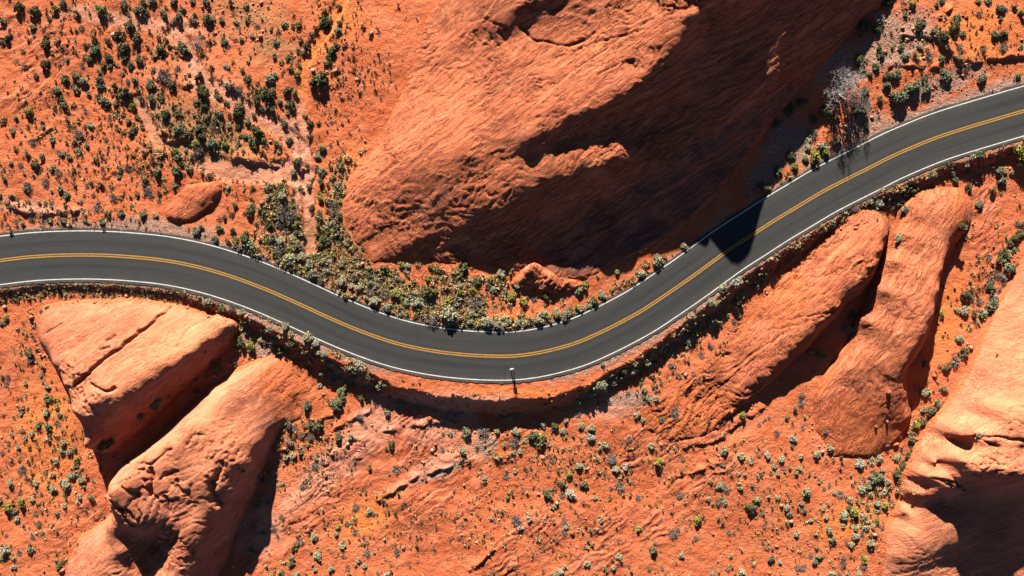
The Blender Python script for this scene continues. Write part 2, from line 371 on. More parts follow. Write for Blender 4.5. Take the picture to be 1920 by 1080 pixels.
# ---------------------------------------------------------------- material helpers
ALB = 0.5          # albedo of the whole place; the exposure is set to suit
class NT:
    def __init__(s, name, rough=0.9, spec=0.15):
        s.m = bpy.data.materials.new(name); s.m.use_nodes = True
        s.t = s.m.node_tree; s.b = s.t.nodes['Principled BSDF']
        s.b.inputs['Roughness'].default_value = rough
        s.b.inputs['Specular IOR Level'].default_value = spec
    def n(s, typ, **kw):
        nd = s.t.nodes.new(typ)
        for k, v in kw.items(): setattr(nd, k, v)
        return nd
    def l(s, a, b): s.t.links.new(a, b)
    def coords(s, scale=(1,1,1), rot=(0,0,0)):
        tc = s.n('ShaderNodeTexCoord'); mr = s.n('ShaderNodeMapping'); mp = s.n('ShaderNodeMapping')
        mr.inputs['Rotation'].default_value = rot; mp.inputs['Scale'].default_value = scale
        s.l(tc.outputs['Object'], mr.inputs['Vector']); s.l(mr.outputs[0], mp.inputs['Vector']); return mp.outputs[0]
    def noise(s, scale, detail=4, rough=0.55, vec=None, dist=0.0, out='Fac'):
        nd = s.n('ShaderNodeTexNoise')
        nd.inputs['Scale'].default_value = scale; nd.inputs['Detail'].default_value = detail
        nd.inputs['Roughness'].default_value = rough; nd.inputs['Distortion'].default_value = dist
        s.l(vec if vec is not None else s.coords(), nd.inputs['Vector'])
        return nd.outputs[out]
    def ramp(s, fac, a, b, ca=(0,0,0,1), cb=(1,1,1,1)):
        r = s.n('ShaderNodeValToRGB')
        r.color_ramp.elements[0].position = a; r.color_ramp.elements[1].position = b
        r.color_ramp.elements[0].color = ca; r.color_ramp.elements[1].color = cb
        s.l(fac, r.inputs[0]); return r.outputs[0]
    def math(s, op, a, b=None, clamp=False):
        m = s.n('ShaderNodeMath', operation=op, use_clamp=clamp)
        for i, x in enumerate((a, b)):
            if x is None: continue
            if isinstance(x, (int, float)): m.inputs[i].default_value = x
            else: s.l(x, m.inputs[i])
        return m.outputs[0]
    def mix(s, fac, a, b, mode='MIX'):
        m = s.n('ShaderNodeMix', data_type='RGBA', blend_type=mode)
        for i, x in ((0, fac), (6, a), (7, b)):
            if isinstance(x, (int, float)): m.inputs[i].default_value = x
            elif isinstance(x, tuple): m.inputs[i].default_value = tuple(q * ALB for q in x[:3]) + (1,)
            else: s.l(x, m.inputs[i])
        return m.outputs[2]
    def bump(s, h, strength, dist, prev=None):
        b = s.n('ShaderNodeBump'); b.inputs['Strength'].default_value = strength; b.inputs['Distance'].default_value = dist
        s.l(h, b.inputs['Height'])
        if prev is not None: s.l(prev, b.inputs['Normal'])
        return b.outputs[0]
    def done(s, col=None, nrm=None):
        if col is not None: s.l(col, s.b.inputs['Base Color'])
        if nrm is not None: s.l(nrm, s.b.inputs['Normal'])
        return s.m

def ground_material():
    t = NT('red_desert_soil', 0.95, 0.05)
    at = t.n('ShaderNodeAttribute', attribute_name='soil')
    sep = t.n('ShaderNodeSeparateColor'); t.l(at.outputs['Color'], sep.inputs[0])
    big = t.noise(0.05, 4); mid = t.noise(0.35, 5); fine = t.noise(2.2, 4); grain = t.noise(9, 3, 0.7)
    c = t.mix(t.ramp(big, 0.36, 0.64), (0.51, 0.112, 0.039), (0.59, 0.152, 0.059))
    c = t.mix(t.ramp(mid, 0.42, 0.70), c, (0.62, 0.182, 0.08))
    def w(o, lo=0.15, hi=0.6):
        n1 = t.math('ADD', o, t.math('MULTIPLY', t.math('SUBTRACT', mid, 0.5), 1.1))
        return t.ramp(n1, lo, hi)
    c = t.mix(w(sep.outputs[2], 0.2, 0.8), c, (0.70, 0.19, 0.052))
    sl = t.n('ShaderNodeAttribute', attribute_name='slab')
    sv = t.coords((0.12, 1.3, 1), (0, 0, -math.radians(38)))
    s1 = t.noise(0.8, 6, 0.62, sv, 0.3); s2 = t.noise(2.4, 5, 0.65, sv, 0.3)
    sc = t.mix(t.ramp(s1, 0.38, 0.66), (0.44, 0.088, 0.036), (0.64, 0.215, 0.11))
    sc = t.mix(t.math('MULTIPLY', t.ramp(s2, 0.52, 0.72), 0.5), sc, (0.40, 0.09, 0.045))
    c = t.mix(t.math('MULTIPLY', sl.outputs['Fac'], 0.85), c, sc)
    pk = t.mix(t.math('MULTIPLY', sl.outputs['Fac'], t.ramp(s1, 0.42, 0.6)), (0.63, 0.25, 0.15), (0.50, 0.15, 0.088))
    c = t.mix(w(sep.outputs[1], 0.25, 0.7), c, pk)
    c = t.mix(w(at.outputs['Alpha'], 0.25, 0.75), c, (0.40, 0.175, 0.075))
    stones = t.ramp(t.noise(3.2, 3, 0.7), 0.45, 0.62)
    grey = t.mix(stones, (0.30, 0.155, 0.105), (0.46, 0.30, 0.225))
    c = t.mix(w(sep.outputs[0], 0.25, 0.65), c, grey)
    c = t.mix(t.math('MULTIPLY', t.ramp(fine, 0.5, 0.75), 0.35), c, (0.36, 0.085, 0.03))
    c = t.mix(t.math('MULTIPLY', t.ramp(grain, 0.5, 0.7), 0.25), c, (0.70, 0.27, 0.12))
    nb = t.bump(t.noise(0.9, 6, 0.66), 0.75, 0.45)
    nb = t.bump(t.noise(3.4, 4, 0.72), 0.7, 0.15, nb)
    vo = t.n('ShaderNodeTexVoronoi'); vo.inputs['Scale'].default_value = 2.6; t.l(t.coords(), vo.inputs['Vector'])
    peb = t.math('MULTIPLY', t.ramp(vo.outputs['Distance'], 0.0, 0.35, (1,1,1,1), (0,0,0,1)), t.math('ADD', sep.outputs[0], 0.25))
    nb = t.bump(peb, 0.6, 0.12, nb)
    nb = t.bump(t.math('MULTIPLY', t.math('ADD', s1, s2), sl.outputs['Fac']), 0.8, 0.25, nb)
    return t.done(c, nb)

def rock_material(name, tint, flow):
    t = NT(name, 0.9, 0.1)
    base = (0.57 + 0.08 * tint, 0.145 + 0.065 * tint, 0.055 + 0.042 * tint)
    dark = (0.46 + 0.05 * tint, 0.112 + 0.045 * tint, 0.046 + 0.035 * tint)
    pale = (0.68 + 0.08 * tint, 0.225 + 0.08 * tint, 0.10 + 0.065 * tint)
    a = math.radians(flow)
    at = t.n('ShaderNodeAttribute', attribute_name='cover')
    sep = t.n('ShaderNodeSeparateColor'); t.l(at.outputs['Color'], sep.inputs[0])
    lv = t.coords((0.13, 1.35, 0.5), (0, 0, a))
    warp = t.noise(0.22, 3, 0.5, out='Color')
    wv = t.n('ShaderNodeVectorMath', operation='MULTIPLY_ADD'); t.l(warp, wv.inputs[0]); wv.inputs[1].default_value = (0.0, 2.2, 0); t.l(lv, wv.inputs[2])
    lv = wv.outputs[0]
    big = t.noise(0.09, 4); st = t.noise(0.8, 6, 0.62, lv, 0.25); st2 = t.noise(2.4, 5, 0.68, lv, 0.35); sp = t.noise(4.5, 5, 0.72)
    c = t.mix(t.ramp(big, 0.35, 0.66), dark, base)
    c = t.mix(t.math('MULTIPLY', t.ramp(st, 0.46, 0.72), 0.75), c, pale)
    c = t.mix(t.math('MULTIPLY', t.ramp(st2, 0.52, 0.75), 0.35), c, dark)
    c = t.mix(t.math('MULTIPLY', t.ramp(sp, 0.50, 0.75), 0.25), c, pale)
    stk = t.noise(0.35, 6, 0.65, lv, 0.4)
    c = t.mix(t.math('MULTIPLY', t.ramp(stk, 0.56, 0.70), 0.6), c, (0.36, 0.085, 0.04))
    stain = t.noise(0.16, 5, 0.62, t.coords((1, 1, 0.3)))
    c = t.mix(t.math('MULTIPLY', t.ramp(stain, 0.60, 0.78), 0.5), c, (0.27, 0.10, 0.062))
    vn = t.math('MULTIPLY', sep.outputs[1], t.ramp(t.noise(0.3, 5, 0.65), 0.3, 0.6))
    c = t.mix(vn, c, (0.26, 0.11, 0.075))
    du = t.math('ADD', sep.outputs[0], t.math('MULTIPLY', t.math('SUBTRACT', t.noise(0.5, 5, 0.65), 0.5), 1.6))
    c = t.mix(t.ramp(du, 0.35, 0.62), c, (0.57, 0.145, 0.052))
    def lines(scale, w, vec, dist):
        n_ = t.math('ABSOLUTE', t.math('SUBTRACT', t.noise(scale, 4, 0.55, vec, dist), 0.5))
        return t.ramp(n_, 0.0, w)
    patch = t.ramp(t.noise(0.15, 3), 0.38, 0.6)
    l1 = lines(0.9, 0.05, lv, 0.25)
    l2 = lines(2.2, 0.05, lv, 0.35)
    nb = t.bump(l1, 0.35 if tint > 0.7 else 0.9, 0.30)
    nb = t.bump(t.math('MAXIMUM', l2, t.math('SUBTRACT', 1.0, patch)), 0.9, 0.17, nb)
    nb = t.bump(st, 0.35, 0.2, nb)
    nb = t.bump(st2, 0.55, 0.14, nb)
    nb = t.bump(sp, 0.85, 0.12, nb)
    nb = t.bump(t.noise(11, 4, 0.75), 0.5, 0.04, nb)
    return t.done(c, nb)

def asphalt_material():
    t = NT('worn_asphalt', 0.85, 0.25)
    uv = t.n('ShaderNodeUVMap', uv_map='lane')
    sx = t.n('ShaderNodeSeparateXYZ'); t.l(uv.outputs[0], sx.inputs[0])
    mp = t.n('ShaderNodeMapping'); mp.inputs['Scale'].default_value = (0.05, 2.2, 1); t.l(uv.outputs[0], mp.inputs[0])
    streak = t.noise(1.0, 6, 0.65, mp.outputs[0])
    mp2 = t.n('ShaderNodeMapping'); mp2.inputs['Scale'].default_value = (0.5, 1.0, 1); t.l(uv.outputs[0], mp2.inputs[0])
    blot = t.noise(0.5, 4, 0.6, mp2.outputs[0])
    grain = t.noise(14, 3, 0.75)
    v = t.math('ABSOLUTE', sx.outputs[1])                     # metres from the centre line
    wheel = t.math('ADD', t.math('MULTIPLY', t.math('COSINE', t.math('MULTIPLY', t.math('SUBTRACT', v, 1.0), 3.65)), 0.5), 0.5)
    c = t.mix(t.ramp(streak, 0.3, 0.72), (0.013, 0.013, 0.0125), (0.036, 0.035, 0.032))
    c = t.mix(t.math('MULTIPLY', wheel, 0.42), c, (0.047, 0.044, 0.040))
    spill = t.ramp(t.noise(0.7, 5, 0.65, mp2.outputs[0]), 0.40, 0.66)
    edge = t.math('MULTIPLY', t.math('MULTIPLY', t.math('SUBTRACT', v, 2.9, True), t.math('ADD', spill, 0.35)), 0.62)
    c = t.mix(edge, c, (0.105, 0.078, 0.055))
    ck = t.n('ShaderNodeTexVoronoi', feature='DISTANCE_TO_EDGE'); ck.inputs['Scale'].default_value = 0.22; t.l(mp2.outputs[0], ck.inputs['Vector'])
    c = t.mix(t.math('MULTIPLY', t.ramp(ck.outputs['Distance'], 0.0, 0.010, (1,1,1,1), (0,0,0,1)), 0.55), c, (0.012, 0.012, 0.012))
    c = t.mix(t.math('MULTIPLY', t.ramp(blot, 0.5, 0.75), 0.35), c, (0.026, 0.026, 0.025))
    c = t.mix(t.math('MULTIPLY', t.ramp(grain, 0.5, 0.72), 0.30), c, (0.075, 0.072, 0.066))
    return t.done(c, t.bump(grain, 0.35, 0.03))

def paint_material(name, col, worn):
    t = NT(name, 0.7, 0.3)
    g = t.noise(6, 5, 0.7)
    c = t.mix(t.math('MULTIPLY', t.ramp(g, 0.44, 0.66), 0.75), col, worn)
    return t.done(c)

def leaf_material(name, a, b, c, k=1.4):
    a, b, c = (tuple(q * k for q in x) for x in (a, b, c))
    t = NT(name, 0.8, 0.1)
    oi = t.n('ShaderNodeObjectInfo')
    n1 = t.noise(3.0, 3)
    col = t.mix(t.ramp(n1, 0.35, 0.65), a, b)
    col = t.mix(t.math('MULTIPLY', oi.outputs['Random'], 0.55), col, c)
    return t.done(col)

def flat_material(name, col, rough=0.7, spec=0.2, var=0.25):
    t = NT(name, rough, spec)
    n1 = t.noise(8, 3)
    c = t.mix(t.math('MULTIPLY', t.ramp(n1, 0.4, 0.7), var), col, tuple(x * 0.6 for x in col))
    return t.done(c)

# ---------------------------------------------------------------- ground sheet
def blob(cx, cy, rx, ry, ang=0):
    a = math.radians(ang); dx, dy = GX - cx, GY - cy
    u = dx * math.cos(a) + dy * math.sin(a); v = -dx * math.sin(a) + dy * math.cos(a)
    return np.clip(1.15 - np.hypot(u / rx, v / ry), 0, 1)

ZG = ground_z(GX, GY)
D = road_d(GX, GY)
RDIST = np.abs(D)
rough = 0.05 * fbm(wx(GX) / 1.6, wy(GY) / 1.6, 3, 33) * smooth01((RDIST - 52) / 10)
ZG = ZG + rough
# low slickrock pavement showing through the sand below the road and at the far upper corner
SHEETS = [(560,960,210,70,-42),(700,850,200,60,-36),(900,870,150,40,-30),(980,1040,170,50,-36),(1230,830,160,40,-30),(640,880,230,46,-42),(820,960,150,70,-40),(1330,800,170,50,-38),(1180,1010,200,60,-30),(1850,430,50,120,0),(60,140,110,70,-30),(40,60,80,60,-30),(1350,880,130,40,-30),(450,710,110,60,-50),(760,840,120,40,-35),(150,990,90,60,-40),(1760,130,60,20,-40)]
SM = np.zeros_like(GX)
for bl in SHEETS: SM = np.maximum(SM, blob(*bl))
SM = smooth01(SM * 1.6)
Xg, Yg = wx(GX), wy(GY)
a_ = math.radians(38); U = Xg * math.cos(a_) + Yg * math.sin(a_); V = -Xg * math.sin(a_) + Yg * math.cos(a_) + 1.6 * fbm(Xg / 8, Yg / 8, 3, 141)
lz = V + 0.9 * fbm(U / 9, V / 2.2, 4, 143)
ph = lz / 1.05; saw = ph - np.floor(ph); saw = np.where(saw < 0.86, saw / 0.86, (1 - saw) / 0.14)
SM = SM * smooth01(0.6 + 1.2 * fbm(Xg / 6, Yg / 6, 3, 149))
ZG = ZG + SM * (0.19 * (saw - 0.4) + 0.13 * fbm(U / 4, V / 0.8, 5, 145, 0.6))
DIKES = [([(60,265),(100,240),(150,225)],0.25,3),([(295,150),(345,165),(400,150)],0.3,3),([(620,810),(700,770)],0.3,3),([(715,815),(800,800),(860,790)],0.3,3),([(700,950),(780,900),(850,880)],0.35,3.5),([(1290,845),(1340,835),(1390,800),(1440,770)],0.4,3.5),
         ([(1270,905),(1310,890),(1345,880)],0.4,4),([(880,1080),(910,1055),(925,1040)],0.4,3),([(480,880),(500,820),(510,800)],0.2,2),([(1680,70),(1750,75),(1800,125),(1870,110),(1920,105)],0.4,7),([(1640,130),(1700,125),(1760,130)],0.3,6),([(440,300),(480,302),(530,315)],0.4,2.6),([(300,250),(310,262),(330,265),(345,262)],0.5,3),
         ([(25,390),(50,400),(110,402),(150,395)],0.4,3),([(475,880),(530,845),(600,790),(640,770)],0.25,2.5),([(740,870),(735,880)],0.2,2),([(1015,1000),(1050,1030),(1090,1060)],0.15,2.5),([(1755,35),(1770,25),(1785,15)],0.5,3.5),([(198,335),(215,322)],0.3,3)]
for line, dep, wid in DIKES:
    dd = segdist(GX + 5 * gnoise(GX / 22, GY / 22, 8) + 2 * gnoise(GX / 7, GY / 7, 7), GY + 5 * gnoise(GX / 22, GY / 22, 9), line)
    lx_ = np.array([p[0] for p in line], float); ly_ = np.array([p[1] for p in line], float); o_ = np.argsort(lx_)
    yl = np.interp(GX, lx_[o_], ly_[o_]) - 4 * gnoise(GX / 16, GY / 40, 12)
    s_ = GY - yl; fade = np.clip(1.2 - dd / 34, 0, 1) * smooth01((GX - lx_.min()) / 14 + 0.6) * smooth01((lx_.max() - GX) / 14 + 0.6)
    mod = smooth01(0.65 + 1.2 * gnoise(GX / 20, GY / 20, 13))
    ZG = ZG + 0.9 * dep * mod * fade * np.where(s_ < 0, np.exp(s_ / 16), np.clip(1 - s_ / 3.0, 0, 1) - 0.35 * np.exp(-s_ / 14) * np.clip(s_ / 3.0, 0, 1))

soil = np.zeros(GX.shape + (4,), np.float32)
grey = np.clip(1.3 - (RDIST - 46) / 22, 0, 1) * np.where(RDIST > 44, 1, 0)
grey = grey * np.where(D > 0, np.interp(GX, [0, 420, 690, 760, 1000, 1060, 1400, 1920], [0.5, 0.9, 0.9, 0.05, 0.05, 0.8, 0.7, 0.5]), np.interp(GX, [0, 120, 250, 420, 700, 1200, 1500, 1600, 1920], [0.35, 0.7, 1, 0.7, 0.4, 0.3, 0.5, 0.9, 1.0]))
for bl in [(1690,75,90,65,-35),(1640,100,60,50,0),(1760,160,120,32,-20),(1620,240,60,40,-30),(300,430,140,26,8),(500,670,110,26,33),(620,710,40,16,20),(1180,750,60,20,0),(830,890,80,14,-25),(910,840,30,30,0),(1480,270,70,60,-50),(1560,120,70,60,-45),(1430,330,60,30,-45),(1440,480,60,22,-35)]:
    grey = np.maximum(grey, blob(*bl))
soil[..., 0] = grey
pink = np.zeros_like(GX)
for bl in [(630,870,250,48,-42),(820,800,110,60,-20),(470,320,90,30,10),(420,180,110,30,25),(300,220,50,40,50),(250,40,200,26,8),(1150,765,90,34,-15),(890,840,40,50,0),(560,300,20,160,0),(700,800,70,50,0),(540,240,60,30,30),(830,750,200,20,0),(820,870,120,20,-30),(60,390,130,20,5),(480,1000,60,80,0)]:
    pink = np.maximum(pink, blob(*bl))
for w_, wd_ in zip(WASH, (7, 13, 10, 20)):
    dd = segdist(GX + 5 * gnoise(GX / 25, GY / 25, 15), GY + 5 * gnoise(GX / 25, GY / 25, 16), w_)
    if wd_ != 7: pink = np.maximum(pink, np.clip(1.5 - dd / wd_, 0, 1.2))
soil[..., 1] = pink
org = np.zeros_like(GX)
for bl in [(680,980,90,60,0),(1830,60,110,70,0),(1790,600,40,120,15),(640,40,60,50,0),(600,90,60,30,-30),(650,330,30,90,20),(1000,600,140,30,0),(90,820,90,160,0),(1600,990,90,60,0),(920,850,30,20,0),(420,640,40,60,0),(960,735,200,12,0)]:
    org = np.maximum(org, blob(*bl))
dd = segdist(GX + 4 * gnoise(GX / 25, GY / 25, 15), GY + 4 * gnoise(GX / 25, GY / 25, 16), WASH[0])
tr_ = np.clip(1.7 - dd / 8, 0, 1.2)
org = np.maximum(org, tr_ * (GY < 260)); soil[..., 1] = np.maximum(soil[..., 1], tr_ * smooth01((GY - 150) / 120))
soil[..., 2] = org
veg = np.zeros_like(GX)
for bl in [(700,530,190,30,25),(640,440,60,80,0),(520,420,50,110,-10),(560,440,60,40,0),(860,570,110,30,10),(380,250,150,90,20),(640,370,40,70,0),(1040,610,90,16,-20),(200,545,260,18,3),(1290,620,170,20,-38),(1560,410,100,16,-30),(1740,320,120,16,-22)]:
    veg = np.maximum(veg, blob(*bl))
for bl in [(470,30,120,70,10),(520,95,80,50,0)]: veg = np.maximum(veg, 0.75 * blob(*bl))
soil[..., 3] = veg

# sink the sheet under every outcrop
ROCK_GRIDS = []; COVER = []
for rk in ROCKS:
    q0 = rock_surface(rk, np.array([960.0]), np.array([540.0]))
    dil = rk['dil']
    bx0, by0 = dil.min(0) - 3; bx1, by1 = dil.max(0) + 3
    i0, i1 = np.searchsorted(gxs, [bx0, bx1]); j0, j1 = np.searchsorted(gys, [by0, by1])
    i0 -= 1; j0 -= 1
    sub = (slice(j0, j1 + 1), slice(i0, i1 + 1))
    z = rock_surface(rk, GX[sub], GY[sub])
    m = inpoly(GX[sub], GY[sub], dil)
    ins = inpoly(GX[sub], GY[sub], rk['outline'])
    edge = segdist(GX[sub], GY[sub], rk['outline'] + rk['outline'][:1])
    zb = ZG[sub]
    z = np.where(m & ~ins, np.minimum(z, zb + 0.02 - 0.05 * edge), z)
    zb -= np.where(ins, smooth01((edge - 4) / 18) * 1.2, 0)
    h0 = z - zb
    dw, dh = (60, 1.5) if rk['name'] == 'sandstone_ridge' else (26, 0.9)
    dust = np.clip(1.15 - edge / (dw * (1 + 0.4 * gnoise(GX[sub] / 30, GY[sub] / 30, 3))), 0, 1) * np.clip(1.4 - np.maximum(h0, 0) / dh, 0, 1)
    var = np.zeros_like(z)
    for key, cx, cy, rx, ry in (('broad pale', 1625, 800, 120, 70), ('broad pale', 1815, 400, 50, 70), ('long rippled', 1290, 770, 110, 70), ('long rippled', 1470, 540, 40, 90)):
        if key in rk['label']: dust = np.maximum(dust, 1.1 * np.clip(1.3 - np.hypot((GX[sub] - cx) / rx, (GY[sub] - cy) / ry), 0, 1))
    if 'cracked' in rk['label']:
        dust = np.maximum(dust, 1.2 * np.clip(1.3 - np.hypot((GX[sub] - 572) / 90, (GY[sub] - 720) / 80), 0, 1))
    if rk['name'] == 'sandstone_dome':
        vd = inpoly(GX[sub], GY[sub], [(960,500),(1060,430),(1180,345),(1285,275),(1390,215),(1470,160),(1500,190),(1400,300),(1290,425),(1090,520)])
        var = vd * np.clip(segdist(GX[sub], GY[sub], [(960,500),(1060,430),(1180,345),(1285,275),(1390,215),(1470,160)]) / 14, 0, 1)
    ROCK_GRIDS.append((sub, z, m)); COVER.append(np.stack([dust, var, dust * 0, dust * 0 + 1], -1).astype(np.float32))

def grid_faces(mask=None):
    idx = np.arange(NX * NY).reshape(NY, NX)
    f = np.stack([idx[:-1, :-1], idx[1:, :-1], idx[1:, 1:], idx[:-1, 1:]], -1)
    return f

MG = ground_material()
verts = np.stack([wx(GX), wy(GY), ZG], -1).reshape(-1, 3)
me = mesh_np('ground', verts, grid_faces().reshape(-1, 4), MG, True)
at = me.attributes.new('soil', 'FLOAT_COLOR', 'POINT'); at.data.foreach_set('color', soil.reshape(-1))
at2 = me.attributes.new('slab', 'FLOAT', 'POINT'); at2.data.foreach_set('value', SM.astype(np.float32).ravel())
ground = props(link('ground', me), kind='structure')

for k, (rk, (sub, z, m)) in enumerate(zip(ROCKS, ROCK_GRIDS)):
    h, w_ = z.shape
    idx = np.arange(h * w_).reshape(h, w_)
    f = np.stack([idx[:-1, :-1], idx[1:, :-1], idx[1:, 1:], idx[:-1, 1:]], -1).reshape(-1, 4)
    mf = m.reshape(-1)[f].all(1)
    f = f[mf]
    used = np.unique(f); remap = np.full(h * w_, -1); remap[used] = np.arange(len(used))
    v = np.stack([wx(GX[sub]), wy(GY[sub]), z], -1).reshape(-1, 3)[used]
    me = mesh_np(rk['name'], v, remap[f], rock_material('sandstone_%d' % k, rk['tint'], rk['flow']), True)
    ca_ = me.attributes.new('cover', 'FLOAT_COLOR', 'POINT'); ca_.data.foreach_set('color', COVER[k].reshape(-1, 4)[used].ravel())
    props(link(rk['name'], me), rk['label'], 'rock formation')

# height lookup used to stand things on the land
def gz(gx, gy):
    i = int(np.clip(np.searchsorted(gxs, gx) - 1, 0, NX - 2)); j = int(np.clip(np.searchsorted(gys, gy) - 1, 0, NY - 2))
    u = (gx - gxs[i]) / (gxs[i + 1] - gxs[i]); v = (gy - gys[j]) / (gys[j + 1] - gys[j])
    def bil(A, i, j): return (A[j, i] * (1 - u) + A[j, i + 1] * u) * (1 - v) + (A[j + 1, i] * (1 - u) + A[j + 1, i + 1] * u) * v
    z = bil(ZG, i, j)
    for sub, zr, m in ROCK_GRIDS:
        ii, jj = i - sub[1].start, j - sub[0].start
        if 0 <= ii < zr.shape[1] - 1 and 0 <= jj < zr.shape[0] - 1 and m[jj, ii] and m[jj + 1, ii + 1]:
            z = max(z, bil(zr, ii, jj))
    return float(z)

def place(px, py):
    z = 0.0
    for _ in range(6):
        g = v2g(px, py, z); z = 0.5 * z + 0.5 * gz(*g)
    g = v2g(px, py, z)
    return wx(g[0]), wy(g[1]), gz(*g), g

# ---------------------------------------------------------------- road and its markings
def strip(name, d0, d1, z, mat, parent=None, x0=-420, x1=2380, bank=None, wob=0.0):
    xs = np.arange(x0, x1, 5.0)
    y = np.interp(xs, _dx, _dy); s = np.interp(xs, _dx, _ds); L = np.sqrt(1 + s * s)
    nx, ny = -s / L, 1 / L
    along = np.concatenate([[0], np.cumsum(np.hypot(np.diff(xs), np.diff(y)))]) / PPM
    cols = np.linspace(d0, d1, max(2, int(abs(d1 - d0) / 6) + 1))
    vs, uvs = [], []
    for c in cols:
        e = c + (wob * (gnoise(xs / 9, xs * 0 + c, 77) + gnoise(xs / 3, xs * 0 + c, 78) * 0.5) if (c in (cols[0], cols[-1])) else 0)
        vs.append(np.stack([wx(xs + nx * e), wy(y + ny * e), np.full_like(xs, z)], -1)); uvs.append(np.stack([along, np.full_like(xs, c / PPM)], -1))
    V_ = np.stack(vs, 1); UV = np.stack(uvs, 1); n, k = V_.shape[:2]
    idx = np.arange(n * k).reshape(n, k)
    f = np.stack([idx[:-1, :-1], idx[:-1, 1:], idx[1:, 1:], idx[1:, :-1]], -1).reshape(-1, 4)
    me = mesh_np(name, V_.reshape(-1, 3), f, mat)
    uvl = me.uv_layers.new(name='lane'); uvl.data.foreach_set('uv', UV.reshape(-1, 2)[f.reshape(-1)].astype(np.float32).ravel())
    if me.polygons[0].normal.z < 0: me.flip_normals()
    return link(name, me, parent)

